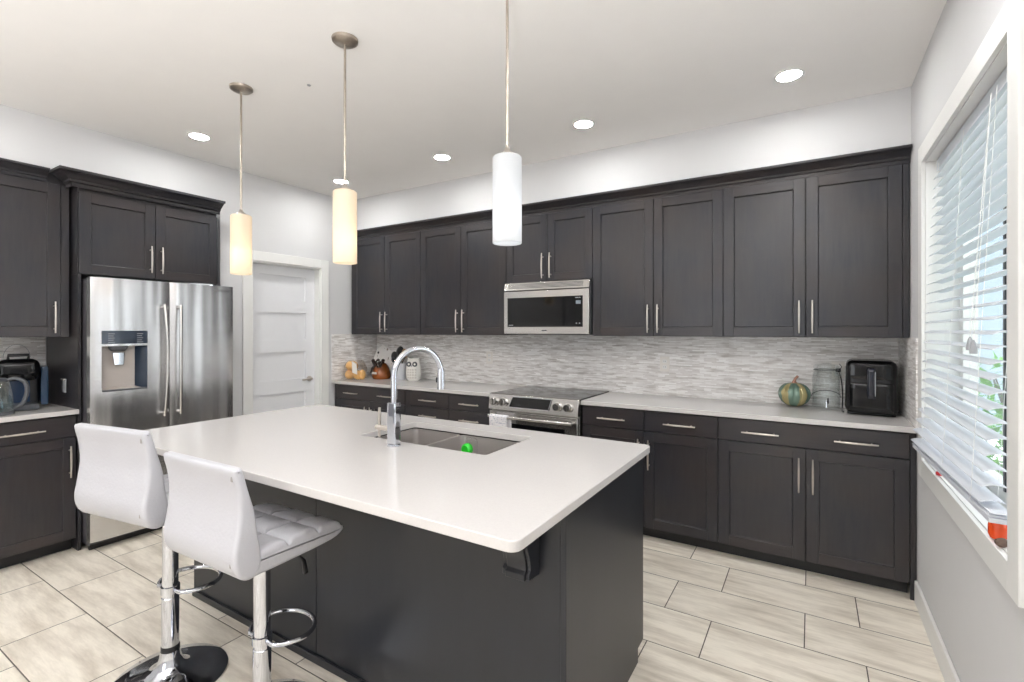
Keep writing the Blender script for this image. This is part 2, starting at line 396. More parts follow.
# baseboards
struct('baseboard_right', BX(XR-0.014, XR, YF, 3.305, 0, 0.115), 'white', 'white baseboard along the right wall', bevel=0.004)
struct('baseboard_left', BX(XL, XL+0.014, YA, DY0-0.09, 0, 0.115), 'white', bevel=0.004)
# backsplash tiles
struct('trim_1', BX(XL, XR, YB-0.010, YB, 0.914, ZUB+0.002), 'mosx', 'grey and white strip mosaic backsplash on the back wall')
struct('trim_2', BX(XR-0.010, XR, 3.292, YB-0.010, 0.914, ZUB+0.002), 'mosy', 'strip mosaic backsplash beside the window')
struct('trim_3', BX(XL, XL+0.010, 3.29, YB-0.010, 0.914, ZUB+0.002), 'mosy', 'strip mosaic backsplash return beside the pantry door')
struct('trim_4', BX(XA, XA+0.010, 0.3, 1.236, 0.914, ZUB+0.002), 'mosy', 'strip mosaic backsplash behind the coffee maker')
# pantry door
cs = bmesh.new()
box(cs, XL, XL+0.018, DY0-0.085, DY0, 0, DZ+0.085); box(cs, XL, XL+0.018, DY1, DY1+0.085, 0, DZ+0.085); box(cs, XL, XL+0.018, DY0, DY1, DZ, DZ+0.085)
struct('trim_5', cs, 'white', 'white casing around the pantry door', bevel=0.003)
jb = bmesh.new()
box(jb, XL-0.12, XL, DY0, DY0+0.012, 0, DZ); box(jb, XL-0.12, XL, DY1-0.012, DY1, 0, DZ); box(jb, XL-0.12, XL, DY0+0.012, DY1-0.012, DZ-0.012, DZ)
struct('trim_6', jb, 'white', 'white jamb of the pantry door')
dr = bmesh.new(); x1 = XL-0.075; x0 = x1-0.035; y0, y1 = DY0+0.014, DY1-0.014; zt = DZ-0.014
zs = [(0.20, 0.44), (0.57, 0.83), (0.955, 1.215), (1.33, 1.585), (1.70, 1.93)]
box(dr, x0, x1, y0, y0+0.10, 0.01, zt); box(dr, x0, x1, y1-0.10, y1, 0.01, zt)
ed = [0.01]+[z for p in zs for z in p]+[zt]
for i in range(0, len(ed), 2): box(dr, x0, x1, y0+0.10, y1-0.10, ed[i], ed[i+1])
for a, b in zs: box(dr, x0+0.008, x1-0.015, y0+0.10, y1-0.10, a, b)
door = struct('door_1', dr, 'doorwhite', 'white five-panel pantry door with nickel lever')
hb = bmesh.new(); lathe(hb, [(0.026, 0), (0.026, 0.008), (0.011, 0.012), (0.011, 0.045)], (x1, 3.085, 0.946), 20, 'x')
tube(hb, [(x1+0.042, 3.085, 0.946), (x1+0.042, 3.03, 0.945), (x1+0.04, 2.985, 0.941)], [0.010, 0.008, 0.007], 10)
obj('door_handle', hb, 'nickel', door)

# ---------------------------------------------------------------- window on the right wall
CWD = 0.086
bm = bmesh.new()
box(bm, XR-0.016, XR, WY1, WY1+CWD, WZ0-CWD, WZ1+CWD); box(bm, XR-0.016, XR, WY0-CWD, WY0, WZ0-CWD, WZ1+CWD)
box(bm, XR-0.016, XR, WY0, WY1, WZ1, WZ1+CWD); box(bm, XR-0.016, XR, WY0, WY1, WZ0-CWD, WZ0)
struct('trim_7', bm, 'white', 'flat white casing around the kitchen window', bevel=0.002)
bm = bmesh.new(); J = 0.004
box(bm, XR, XR+0.18, WY1-J, WY1, WZ0, WZ1); box(bm, XR, XR+0.18, WY0, WY0+J, WZ0, WZ1)
box(bm, XR, XR+0.18, WY0+J, WY1-J, WZ1-J, WZ1); box(bm, XR, XR+0.18, WY0+J, WY1-J, WZ0, WZ0+J)
struct('trim_8', bm, 'white', 'white window reveal and sill')
bm = bmesh.new(); fx0, fx1 = XR+0.125, XR+0.175
a0, a1, b0, b1 = WY0+J, WY1-J, WZ0+J, WZ1-J
box(bm, fx0, fx1, a0, a0+0.05, b0, b1); box(bm, fx0, fx1, a1-0.05, a1, b0, b1)
box(bm, fx0, fx1, a0+0.05, a1-0.05, b0, b0+0.05); box(bm, fx0, fx1, a0+0.05, a1-0.05, b1-0.05, b1)
ym = 2.44
box(bm, fx0-0.005, fx1, ym-0.03, ym+0.03, b0+0.05, b1-0.05)
win = struct('window_1', bm, 'white', 'kitchen window behind lowered white blind', bevel=0.002)
obj('meeting_rail', BX(fx0-0.009, fx0-0.005, ym-0.012, ym+0.006, b0+0.05, b1-0.09), 'darkgrey', win)
obj('pane', BX(fx0+0.02, fx0+0.026, a0+0.05, ym-0.03, b0+0.05, b1-0.05), 'paneglass', win)
obj('pane', BX(fx0+0.02, fx0+0.026, ym+0.03, a1-0.05, b0+0.05, b1-0.05), 'paneglass', win)

# venetian blind: hangs inside the reveal at the top, leans out into the room at the bottom
bl = thing('window_blind', 'white horizontal-slat blind hanging in the kitchen window', 'blind', (0.50, 2.55, 0.86))
Z0 = 0.86; BY0, BY1 = 2.015-2.55, 3.075-2.55
def bx(z): return 0.528-0.50-0.062*(2.18-z)/1.30       # lean of the blind
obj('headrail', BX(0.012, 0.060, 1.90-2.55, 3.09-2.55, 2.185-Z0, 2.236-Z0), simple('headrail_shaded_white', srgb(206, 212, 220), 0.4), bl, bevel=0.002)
bm = bmesh.new(); pitch = 0.0458; ns = 28; tl = math.radians(-5)
for i in range(ns):
    z = 2.150-i*pitch
    sag = max(0, i-(ns-5))*0.005; cx = bx(z)
    pts = []
    for x, zz in [(-0.0285, -0.005), (-0.014, 0.0005), (0, 0.0025), (0.014, 0.0005), (0.0285, -0.005)]:
        pts.append((cx+x*math.cos(tl)+zz*math.sin(tl), -x*math.sin(tl)+zz*math.cos(tl)))
    top = [[bm.verts.new((x-(sag*1.3 if e else sag*0.3), y, z-Z0+zz+th-(sag*(0.9 if e else 0.2)))) for x, zz in pts] for e, y in ((0, BY0), (1, BY1)) for th in (0.0016, -0.0016)]
    A, A2, B, B2 = top
    for k in range(4):
        bm.faces.new((A[k], A[k+1], B[k+1], B[k])); bm.faces.new((A2[k], B2[k], B2[k+1], A2[k+1]))
        bm.faces.new((A[k], A2[k], A2[k+1], A[k+1])); bm.faces.new((B[k], B[k+1], B2[k+1], B2[k]))
    bm.faces.new((A[0], B[0], B2[0], A2[0])); bm.faces.new((A[4], A2[4], B2[4], B[4]))
obj('slats', bm, 'slat', bl)
bm = bmesh.new(); ze, zn = 0.848-Z0, 0.858-Z0
for dx, dz, h in ((0, 0, 0.014), (-0.003, 0.018, 0.0035), (0.003, 0.026, 0.0035)):
    xs0, xs1 = bx(0.86)-0.026+dx, bx(0.86)+0.026+dx
    v = [bm.verts.new(p) for p in ((xs0+0.004, BY0-0.05, zn+dz), (xs1+0.004, BY0-0.05, zn+dz), (xs1-0.016, BY1+0.02, ze+dz), (xs0-0.016, BY1+0.02, ze+dz),
                                   (xs0+0.004, BY0-0.05, zn+dz+h), (xs1+0.004, BY0-0.05, zn+dz+h), (xs1-0.016, BY1+0.02, ze+dz+h), (xs0-0.016, BY1+0.02, ze+dz+h))]
    for f in ((3,2,1,0),(4,5,6,7),(0,1,5,4),(1,2,6,5),(2,3,7,6),(3,0,4,7)): bm.faces.new([v[i] for i in f])
obj('bottom_rail', bm, 'slat', bl, bevel=0.002)
for yy in (2.12, 2.52, 2.95):
    for sd in (-0.0315, 0.0315):
        b = bmesh.new(); tube(b, [(bx(0.88)+sd, yy-2.55, 0.88-Z0), (bx(2.18)+sd, yy-2.55, 2.19-Z0)], 0.0009, 5)
        obj('ladder_cord', b, 'white', bl)
for yy, zb in ((2.205, 1.355), (2.165, 1.345)):
    b = bmesh.new(); tube(b, [(bx(1.36)-0.038, yy-2.55, zb+0.04-Z0), (bx(1.6)-0.036, (yy-2.55)+0.004, 1.6-Z0), (bx(2.15)-0.03, 2.18-2.55, 2.19-Z0)], 0.0013, 5)
    o = obj('lift_cord', b, 'white', bl)
    b = bmesh.new(); lathe(b, [(0.002, 0.045), (0.006, 0.036), (0.011, 0.010), (0.010, 0.0), (0.0, -0.001)], (bx(1.36)-0.038, yy-2.55, zb-Z0), 12)
    obj('tassel', b, 'grey', o)

# ornaments on the sill
zs_ = WZ0+J
t = thing('orange_jar', 'small orange rounded jar on the window sill near the camera', 'jar', (0.481, 2.045, zs_))
b = bmesh.new(); lathe(b, [(0.0, 0), (0.018, 0.0), (0.0225, 0.012), (0.0225, 0.036), (0.020, 0.048), (0.018, 0.051), (0.0, 0.051)], n=24)
obj('body', b, simple('orange_glaze', srgb(214, 74, 28), 0.25), t)
b = bmesh.new(); lathe(b, [(0.018, 0.051), (0.019, 0.055), (0.012, 0.059), (0.0, 0.060)], n=20); obj('lid', b, simple('brown_lid', srgb(92, 66, 54), 0.5), t)
b = bmesh.new(); rbox(b, -0.013, 0.013, -0.016, 0.016, 0, 0.024, 0.012, 6, lambda p: Vector((p.x*(1+0.2*math.sin(60*p.z)), p.y, p.z*(1+0.15*math.sin(90*p.x)))))
o = obj('brown_stone', b, simple('brown_stone', srgb(88, 70, 60), 0.8, bump=0.5, bscale=40)); o.location = (0.470, 1.968, zs_)
tag(o, 'small dark brown stone on the sill in front of the orange jar', 'stone')
b = bmesh.new(); lathe(b, [(0, 0), (0.012, 0), (0.014, 0.008), (0.009, 0.016), (0, 0.018)], n=14)
o = obj('red_cap', b, simple('red_plastic', srgb(190, 36, 44), 0.35)); o.location = (0.474, 2.80, zs_)
tag(o, 'tiny red bottle cap on the window sill beneath the blind', 'cap')

# outside
struct('ground_outside', BX(XR+0.2, 9, -4, 9, -0.5, -0.4), simple('lawn', srgb(120, 140, 90), 0.9, nscale=30, namt=0.3))
nh = thing('house_outside', 'pale blue-grey neighbouring house wall seen through the blind', 'house', (3.6, 11.5, -0.4), -PI/2)
obj('siding', BX(0, 0.3, -5, 5, 0, 6.5), simple('pale_blue_siding', srgb(150, 166, 182), 0.7, nscale=2, namt=0.08, stretch=(1, 1, 12)), nh)
for y_ in (-2.6, 1.2):
    wf = obj('window_frame', BX(-0.04, 0.0, y_-0.6, y_+0.6, 1.2, 2.8), 'white', nh); obj('pane', BX(-0.05, -0.04, y_-0.52, y_+0.52, 1.28, 2.72), 'blackgloss', wf)
def shrub(name, label, loc, r, h, n, colr):
    random.seed(hash(name) % 97 if False else int(loc[0]*100+loc[1]*10))
    root = thing(name, label, 'shrub', loc)
    b = bmesh.new()
    for i in range(n):
        a = random.uniform(0, 2*PI); rr = r*math.sqrt(random.random()); z = random.uniform(0.15*h, h)
        s = random.uniform(0.04, 0.08); c = Vector((rr*math.cos(a), rr*math.sin(a), z))
        d = Vector((random.uniform(-1, 1), random.uniform(-1, 1), random.uniform(-0.3, 0.8))).normalized(); u, v = frame_axes(d)
        q = [c, c+d*s*0.5+u*s*0.35+v*s*0.05, c+d*s*1.2, c+d*s*0.5-u*s*0.35+v*s*0.05]
        b.faces.new([b.verts.new(p) for p in q])
    obj('foliage', b, colr, root)
    b = bmesh.new()
    for i in range(7):
        a = random.uniform(0, 2*PI); tube(b, [(0, 0, 0), (r*0.35*math.cos(a), r*0.35*math.sin(a), h*0.5), (r*0.7*math.cos(a), r*0.7*math.sin(a), h*0.95)], [0.02, 0.012, 0.004], 6)
    obj('stems', b, simple('bark', srgb(90, 74, 60), 0.9), root)
lf = simple('green_leaves', srgb(96, 170, 50), 0.5, nscale=5, namt=0.35)
shrub('shrub', 'bright green leafy shrub outside the window near the camera side', (1.30, 3.95, -0.4), 0.55, 1.62, 3600, lf)
shrub('shrub', 'green shrub outside the window further along the house', (2.2, 6.2, -0.4), 0.8, 1.3, 2200, lf)

# ---------------------------------------------------------------- cabinet builders (facing local -y, depth to +y)
def shaker(bm, x0, x1, z0, z1, yf, t=0.02, st=0.062, rec=0.011):
    """frame and recessed panel door in one mesh: rails use material 1"""
    yb = yf+t
    box(bm, x0, x0+st, yf, yb, z0, z1); box(bm, x1-st, x1, yf, yb, z0, z1)
    box(bm, x0+st, x1-st, yf, yb, z0, z0+st, 1); box(bm, x0+st, x1-st, yf, yb, z1-st, z1, 1)
    c = 0.004   # bevelled inner lip
    X0, X1, Z0_, Z1_ = x0+st, x1-st, z0+st, z1-st
    o = [(X0, Z0_), (X1, Z0_), (X1, Z1_), (X0, Z1_)]; i = [(X0+c, Z0_+c), (X1-c, Z0_+c), (X1-c, Z1_-c), (X0+c, Z1_-c)]
    vo = [bm.verts.new((p[0], yf+0.003, p[1])) for p in o]; vi = [bm.verts.new((p[0], yf+rec, p[1])) for p in i]
    for k in range(4): bm.faces.new((vo[k], vo[(k+1) % 4], vi[(k+1) % 4], vi[k]))
    bm.faces.new(vi)
def pull(parent, x, z, y, L=0.2, vert=True):
    b = bmesh.new(); pts = []
    for k in range(13):
        s = -1+2*k/12; off = 0.030+0.004*math.cos(s*PI/2)
        pts.append((0, -off, s*L/2) if vert else (s*L/2, -off, 0))
    tube(b, pts, [0.0045+0.0018*math.cos((-1+2*k/12)*PI/2) for k in range(13)], 10, flat=1.0)
    for s in (-0.72, 0.72):
        p = (0, 0, s*L/2) if vert else (s*L/2, 0, 0); q = (p[0], -0.031, p[2]); tube(b, [p, q], 0.0042, 8)
    o = obj('handle', b, 'nickel', parent); o.location = (x, y, z); return o
def add_door(root, x0, x1, z0, z1, yf, hside, hz, L=0.2):
    b = bmesh.new(); shaker(b, x0, x1, z0, z1, yf); d = obj('door', b, ['cab', 'cabh'], root, bevel=0.0012)
    if hside: pull(d, (x1-0.032) if hside == 'r' else (x0+0.032), hz, yf, L)
    return d
def add_drawer(root, x0, x1, z0, z1, yf, hx, L=0.2):
    d = obj('drawer', BX(x0, x1, yf, yf+0.02, z0, z1), 'cabh', root, bevel=0.002)
    for x in hx: pull(d, x, (z0+z1)/2-0.006, yf, L, False)
    return d
DH = 0.882
def base_cab(label, cx, wd, loc, rz, doors, drawers, filler=(0, 0), banks=None, depth=0.565):
    root = thing('base_cabinet', label, 'cabinet', loc, rz)
    x0, x1 = -wd/2, wd/2
    obj('carcass', BX(x0-filler[0], x1+filler[1], 0.022, depth, 0.105, DH), 'gap', root)
    if filler[0]: obj('filler_panel', BX(x0-filler[0]+0.001, x0-0.001, 0.006, 0.022, 0.105, DH-0.001), 'cab', root, bevel=0.001)
    if filler[1]: obj('filler_panel', BX(x1+0.001, x1+filler[1]-0.001, 0.006, 0.022, 0.0, DH-0.001), 'cab', root, bevel=0.001)
    obj('toe_kick', BX(x0-filler[0], x1+(0 if filler[1] else 0), 0.085, 0.10, 0, 0.105), 'kick', root)
    g = 0.0024
    if banks:
        for a, b in banks: add_drawer(root, x0+g, x1-g, a, b, 0, drawers, 0.2 if wd > 0.4 else 0.16)
    else:
        add_drawer(root, x0+g, x1-g, 0.742, DH-0.008, 0, drawers)
        n = len(doors); wdd = wd/n
        for i, hs in enumerate(doors): add_door(root, x0+i*wdd+g, x0+(i+1)*wdd-g, 0.088, 0.736, 0, hs, 0.586)
    return root
YD = 3.313      # face of the base doors on the back wall
def bcab(label, xa, xb, *a, **k): return base_cab(label, 0, xb-xa, ((xa+xb)/2, YD, 0), 0, *a, **k)
bcab('dark base cabinet with one drawer and one door right of the range', -1.413, -0.963, ['r'], [0.0])
bcab('dark base cabinet with one drawer and one door partly behind the island corner', -0.963, -0.497, ['l'], [0.0])
bcab('wide dark base cabinet with two doors beside the right wall', -0.497, 0.443, ['r', 'l'], [-0.235, 0.235], filler=(0, 0.028))
bcab('wide dark base cabinet with two drawer pulls next to the pantry door', -4.075, -3.15, ['r', 'l'], [-0.235, 0.235], filler=(0.04, 0.07))
B4 = [(0.745, 0.874), (0.605, 0.740), (0.345, 0.600), (0.088, 0.340)]
bcab('dark drawer base cabinet behind the faucet on the back wall', -3.08, -2.64, None, [0.0], banks=B4)
bcab('dark drawer base cabinet directly left of the range', -2.64, -2.186, None, [0.0], banks=B4)
# left wall cabinets: root rotated so the face looks to +x
def lcab(label, ya, yb, *a, **k): return base_cab(label, 0, yb-ya, (-4.018, (ya+yb)/2, 0), PI/2, *a, **k)
lcab('dark base cabinet under the coffee maker left of the fridge', 0.715, 1.226, ['r'], [0.0])

def upper_cab(label, wd, z0, z1, loc, rz, depth, handles=True, hz=None, n=2, filler=(0, 0), L=0.2, only=None, zbot=None):
    root = thing('upper_cabinet', label, 'cabinet', loc, rz)
    x0, x1 = -wd/2, wd/2
    obj('carcass', BX(x0-filler[0], x1+filler[1], 0.022, depth, z0, ZCR-0.014), 'cab', root)
    obj('gap_shade_sheet', BX(x0+0.003, x1-0.003, 0.0205, 0.0218, z0+0.002, z1+0.002), 'gap', root)  # dark sheet stands in for the shade in the door gaps
    for s, (fa, fb) in enumerate(((x0-filler[0], x0), (x1, x1+filler[1]))):
        if filler[s]: obj('filler_panel', BX(fa+0.001, fb-0.001, 0.008, 0.0215, z0, z1), 'cab', root)
    g = 0.0024; wdd = wd/n
    for i in range(n):
        hs = only if only else ('r' if i % 2 == 0 else 'l')
        add_door(root, x0+i*wdd+g, x0+(i+1)*wdd-g, z0+0.003, z1, 0, hs, hz if hz else z0+0.125, L)
    return root
YU = 3.508
def ucab(label, xa, xb, z0=ZUB, **k): return upper_cab(label, xb-xa, z0, ZUT, ((xa+xb)/2, YU, 0), 0, YB-YU-0.012, **k)
ucab('dark two-door wall cabinet nearest the pantry door', -4.075, -3.137, filler=(0.02, 0))
ucab('dark two-door wall cabinet left of the microwave', -3.137, -2.184)
ucab('short dark two-door wall cabinet above the microwave', -2.184, -1.412, z0=1.812)
ucab('dark two-door wall cabinet right of the microwave', -1.412, -0.495)
ucab('dark two-door wall cabinet beside the right wall and window', -0.495, 0.437, filler=(0, 0.032))
upper_cab('dark single-door wall cabinet above the coffee maker', 0.46, ZUB, ZUT, (-4.105, 0.945, 0), PI/2, 0.49, n=1, only='r', filler=(0, 0.045))
# fridge cabinet, deeper
fc = upper_cab('short dark two-door cabinet above the fridge', 0.872, 1.784, 2.315, (-4.005, 1.670, 0), PI/2, 0.58, hz=1.922, L=0.19)
obj('end_panel', BX(-0.436, -0.419, 0.012, 0.58, 0.0, 1.783), 'cab', fc)
# crowns
cp = [(0.0, 0), (-0.006, 0.0), (-0.006, 0.020), (-0.016, 0.024), (-0.020, 0.036), (-0.036, 0.046), (-0.056, 0.062), (-0.064, 0.066), (-0.078, 0.068), (-0.078, 0.082), (0.0, 0.082)]
def crown_x(bm, xa, xb, yf, zt, sc_=1):
    prism(bm, [(yf+p[0]*sc_, zt-0.082*sc_+p[1]*sc_) for p in cp], xa, xb, 'x')
b = bmesh.new(); crown_x(b, XL+0.002, XR-0.004, YU+0.005, ZCR)
tag(obj('crown_moulding', b, 'cabh'), 'long dark crown moulding over the back wall cabinets', 'moulding')
b = bmesh.new()
def crown_y(bm, ya, yb, xf, zt, sc_=1, ret=None):
    """crown facing +x along y; optional mitred return at the ends towards -x (length)"""
    P = [(-p[0]*sc_, zt-0.082*sc_+p[1]*sc_) for p in cp]
    def ring(fn): return [bm.verts.new(fn(o, z)) for o, z in P]
    rs = []
    if ret and ret[0]: rs.append(ring(lambda o, z: (xf-ret[0], ya-o, z)))
    rs.append(ring((lambda o, z: (xf+o, ya-o, z)) if ret and ret[0] else (lambda o, z: (xf+o, ya, z))))
    rs.append(ring((lambda o, z: (xf+o, yb+o, z)) if ret and ret[1] else (lambda o, z: (xf+o, yb, z))))
    if ret and ret[1]: rs.append(ring(lambda o, z: (xf-ret[1], yb+o, z)))
    n = len(P)
    for a, c in zip(rs, rs[1:]):
        for i in range(n-1): bm.faces.new((a[i], a[i+1], c[i+1], c[i]))
    bm.faces.new(rs[0]); bm.faces.new(rs[-1]); bmesh.ops.recalc_face_normals(bm, faces=bm.faces)
crown_y(b, 1.205, 2.116, -4.003, ZCR-0.004, 1.15, (0.100, 0))
tag(obj('crown_moulding', b, 'cab'), 'dark crown moulding wrapping the cabinet above the fridge', 'moulding')
b = bmesh.new(); crown_y(b, 0.70, 1.108, -4.118, ZCR-0.002, 0.9)
tag(obj('crown_moulding', b, 'cab'), 'short dark crown moulding over the left single-door cabinet', 'moulding')
# light valance rail under the back uppers is the carcass bottom edge

# ---------------------------------------------------------------- countertops
def slab(name, label, x0, x1, y0, y1, z0=0.884, z1=0.914):
    return tag(obj(name, BX(x0, x1, y0, y1, z0, z1), 'quartz', bevel=0.003), label, 'countertop')
slab('countertop', 'white quartz countertop between range and right wall', -1.413, XR-0.001, 3.288, YB-0.001)
slab('countertop', 'white quartz countertop between pantry door and range', XL+0.001, -2.186, 3.288, YB-0.001)
slab('countertop', 'white quartz countertop under the kettle and coffee maker', XA+0.011, -3.992, 0.70, 1.2335)

# ---------------------------------------------------------------- island
IX0, IX1, IY0, IY1 = -2.885, -0.600, 1.008, 2.180
SX0, SX1, SY0, SY1 = -1.865, -1.125, 1.650, 2.045
bm = bmesh.new()
def rrect(x0, x1, y0, y1, r, n=6):
    out = []
    for cx, cy, a0 in ((x1-r, y1-r, 0), (x0+r, y1-r, PI/2), (x0+r, y0+r, PI), (x1-r, y0+r, 1.5*PI)):
        for k in range(n+1): a = a0+PI/2*k/n; out.append((cx+r*math.cos(a), cy+r*math.sin(a)))
    return out
outer = rrect(IX0, IX1, IY0, IY1, 0.03); inner = rrect(SX0, SX1, SY0, SY1, 0.02)
def ring_slab(bm, outer, inner, z0, z1):
    n = len(outer)
    O0 = [bm.verts.new((*p, z0)) for p in outer]; O1 = [bm.verts.new((*p, z1)) for p in outer]
    I0 = [bm.verts.new((*p, z0)) for p in inner]; I1 = [bm.verts.new((*p, z1)) for p in inner]
    for i in range(n):
        j = (i+1) % n
        bm.faces.new((O0[i], O0[j], O1[j], O1[i])); bm.faces.new((I0[j], I0[i], I1[i], I1[j]))
        bm.faces.new((O1[i], O1[j], I1[j], I1[i])); bm.faces.new((O0[j], O0[i], I0[i], I0[j]))
ring_slab(bm, outer, inner, 0.884, 0.914)
tag(obj('island_countertop', bm, 'quartz', bevel=0.003), 'large white quartz island countertop with sink cutout', 'countertop')
isl = thing('kitchen_island', 'dark kitchen island cabinet under the white top', 'island', (-1.72, 1.75, 0))
ox, oy = -1.72, 1.75
PYN, PYF, PXR, PXL = 1.356, 2.155, -0.630, -2.80
def IB(*a): return BX(a[0]-ox, a[1]-ox, a[2]-oy, a[3]-oy, a[4], a[5])
bm = IB(PXL+0.02, SX0-0.03, PYN+0.02, PYF-0.02, 0.09, 0.883); box(bm, SX1+0.03-ox, PXR-0.02-ox, PYN+0.02-oy, PYF-0.02-oy, 0.09, 0.883)
box(bm, SX0-0.03-ox, SX1+0.03-ox, PYN+0.02-oy, PYF-0.02-oy, 0.09, 0.62)
obj('carcass', bm, 'gap', isl)
obj('back_panel', IB(PXL, -1.802, PYN, PYN+0.019, 0.0, 0.883), 'isl', isl, bevel=0.001)
obj('back_panel', IB(-1.799, PXR-0.02, PYN, PYN+0.019, 0.0, 0.883), 'isl', isl, bevel=0.001)
bm = bmesh.new(); prism(bm, [(PYN-oy, 0.0), (PYF-0.075-oy, 0.0), (PYF-0.075-oy, 0.06), (PYF-oy, 0.06), (PYF-oy, 0.883), (PYN-oy, 0.883)], PXR-0.02-ox, PXR-ox, 'x')
obj('side_panel', bm, 'isl', isl, bevel=0.001)
bm = bmesh.new(); prism(bm, [(PYN-oy, 0.0), (PYF-0.075-oy, 0.0), (PYF-0.075-oy, 0.09), (PYF-oy, 0.09), (PYF-oy, 0.883), (PYN-oy, 0.883)], PXL-0.018-ox, PXL-ox, 'x')
obj('side_panel', bm, 'isl', isl, bevel=0.001)
obj('base_strip', IB(PXL-0.018, PXR-0.0, PYN-0.010, PYN, 0.0, 0.035), 'isl', isl, bevel=0.003)
obj('toe_kick', IB(PXL, PXR-0.02, PYF-0.09, PYF-0.075, 0, 0.09), 'kick', isl)
for i in range(4):
    wv = (PXR-0.02-PXL)/4; x0 = PXL+i*wv
    bb = bmesh.new(); shaker(bb, -wv/2+0.002, wv/2-0.002, 0.10, 0.875, 0.0); d = obj('door', bb, ['cab', 'cabh'], isl); d.location = (x0+wv/2-ox, PYF-oy, 0); d.rotation_euler = (0, 0, PI)
    pull(d, (wv/2-0.04) if i % 2 == 0 else -(wv/2-0.04), 0.74, 0)
# corbel under the overhang
def corbel(x0, x1):
    prof = [(0, 0.883), (-0.10, 0.883), (-0.10, 0.84), (-0.092, 0.80), (-0.080, 0.765), (-0.068, 0.735), (-0.060, 0.705), (-0.060, 0.690), (-0.070, 0.680), (-0.070, 0.662), (0, 0.655)]
    b = bmesh.new(); prism(b, [(PYN-oy+p[0], p[1]) for p in prof], x0+0.014-ox, x1-0.014-ox, 'x')
    for xa in (x0, x1-0.012): prism(b, [(PYN-oy+p[0]*0.93-0.0001, p[1]+0.004*(1 if p[1] < 0.7 else 0)) for p in prof], xa-ox, xa+0.012-ox, 'x')
    obj('corbel', b, 'isl', isl, bevel=0.0015)
corbel(-0.818, -0.722); corbel(-2.62, -2.52)
# sink
sk = thing('kitchen_sink', 'stainless steel double-bowl sink set in the island', 'sink', ((SX0+SX1)/2, (SY0+SY1)/2, 0.64))
def bowl(x0, x1, y0, y1, z0, z1, r=0.03):
    b = bmesh.new(); cx, cy = (SX0+SX1)/2, (SY0+SY1)/2
    top = rrect(x0, x1, y0, y1, r); bot = rrect(x0+0.012, x1-0.012, y0+0.012, y1-0.012, r)
    T1 = [b.verts.new((p[0]-cx, p[1]-cy, z1-0.64)) for p in top]; B1 = [b.verts.new((p[0]-cx, p[1]-cy, z0-0.64)) for p in bot]
    to = rrect(x0-0.008, x1+0.008, y0-0.008, y1+0.008, r); T2 = [b.verts.new((p[0]-cx, p[1]-cy, z1-0.64)) for p in to]; B2 = [b.verts.new((p[0]-cx, p[1]-cy, z0-0.644)) for p in to]
    n = len(top)
    for i in range(n):
        j = (i+1) % n
        f = b.faces.new((T1[j], T1[i], B1[i], B1[j])); f.smooth = True
        b.faces.new((T2[i], T2[j], T1[j], T1[i])); b.faces.new((T2[j], T2[i], B2[i], B2[j]))
    b.faces.new(B1); b.faces.new(list(reversed(B2))); bmesh.ops.recalc_face_normals(b, faces=b.faces)
    return b
XM = -1.545
obj('left_bowl', bowl(SX0+0.004, XM-0.008, SY0+0.004, SY1-0.004, 0.68, 0.878), 'sinksteel', sk)
obj('right_bowl', bowl(XM+0.008, SX1-0.004, SY0+0.004, SY1-0.004, 0.68, 0.878), 'sinksteel', sk)
for dx in (-0.19, 0.18):
    b = bmesh.new(); lathe(b, [(0.0, 0.041), (0.012, 0.041), (0.04, 0.0425), (0.045, 0.044), (0.045, 0.0405)], (dx, 0.02, 0), 24); obj('drain', b, 'chrome', sk)
# faucet
fx, fy = -1.560, 1.573
fa = thing('kitchen_faucet', 'tall chrome gooseneck faucet at the island sink', 'faucet', (fx, fy, 0.914))
b = bmesh.new(); lathe(b, [(0.030, 0), (0.030, 0.006), (0.026, 0.008)], n=24); rbox(b, -0.023, 0.023, -0.021, 0.021, 0.006, 0.190, 0.005, 6); obj('body', b, 'chrome', fa)
dirv = Vector((0.08, 0.22, 0)).normalized(); R_ = 0.119
pts = [(0, 0, 0.19), (0, 0, 0.25), (0, 0, 0.30)]
zc_ = 0.305
for k in range(1, 19):
    a = PI*k/18*0.97; p = dirv*(R_-R_*math.cos(a)); pts.append((p.x, p.y, zc_+R_*math.sin(a)))
b = bmesh.new(); tube(b, pts, 0.0135, 16); obj('spout', b, 'chrome', fa)
e = Vector(pts[-1]); b = bmesh.new(); tube(b, [e+Vector((0, 0, 0.012)), e, e+Vector((0, 0, -0.03)), e+Vector((0, 0, -0.085))], [0.0145, 0.017, 0.0175, 0.018], 16)
sp_ = obj('spray_head', b, 'chrome', fa)
b = bmesh.new(); rbox(b, e.x-0.022, e.x-0.012, e.y-0.012, e.y+0.003, e.z-0.055, e.z-0.03, 0.003, 3); obj('spray_button', b, 'black', sp_)
b = bmesh.new(); tube(b, [(-0.02, 0, 0.072), (-0.108, 0.0, 0.072)], 0.0115, 14); hd = obj('handle_barrel', b, 'nickel', fa)
b = bmesh.new(); tube(b, [(-0.090, 0, 0.030), (-0.090, 0, 0.072), (-0.089, 0, 0.160)], [0.006, 0.0075, 0.0065], 12); obj('lever', b, 'nickel', hd)
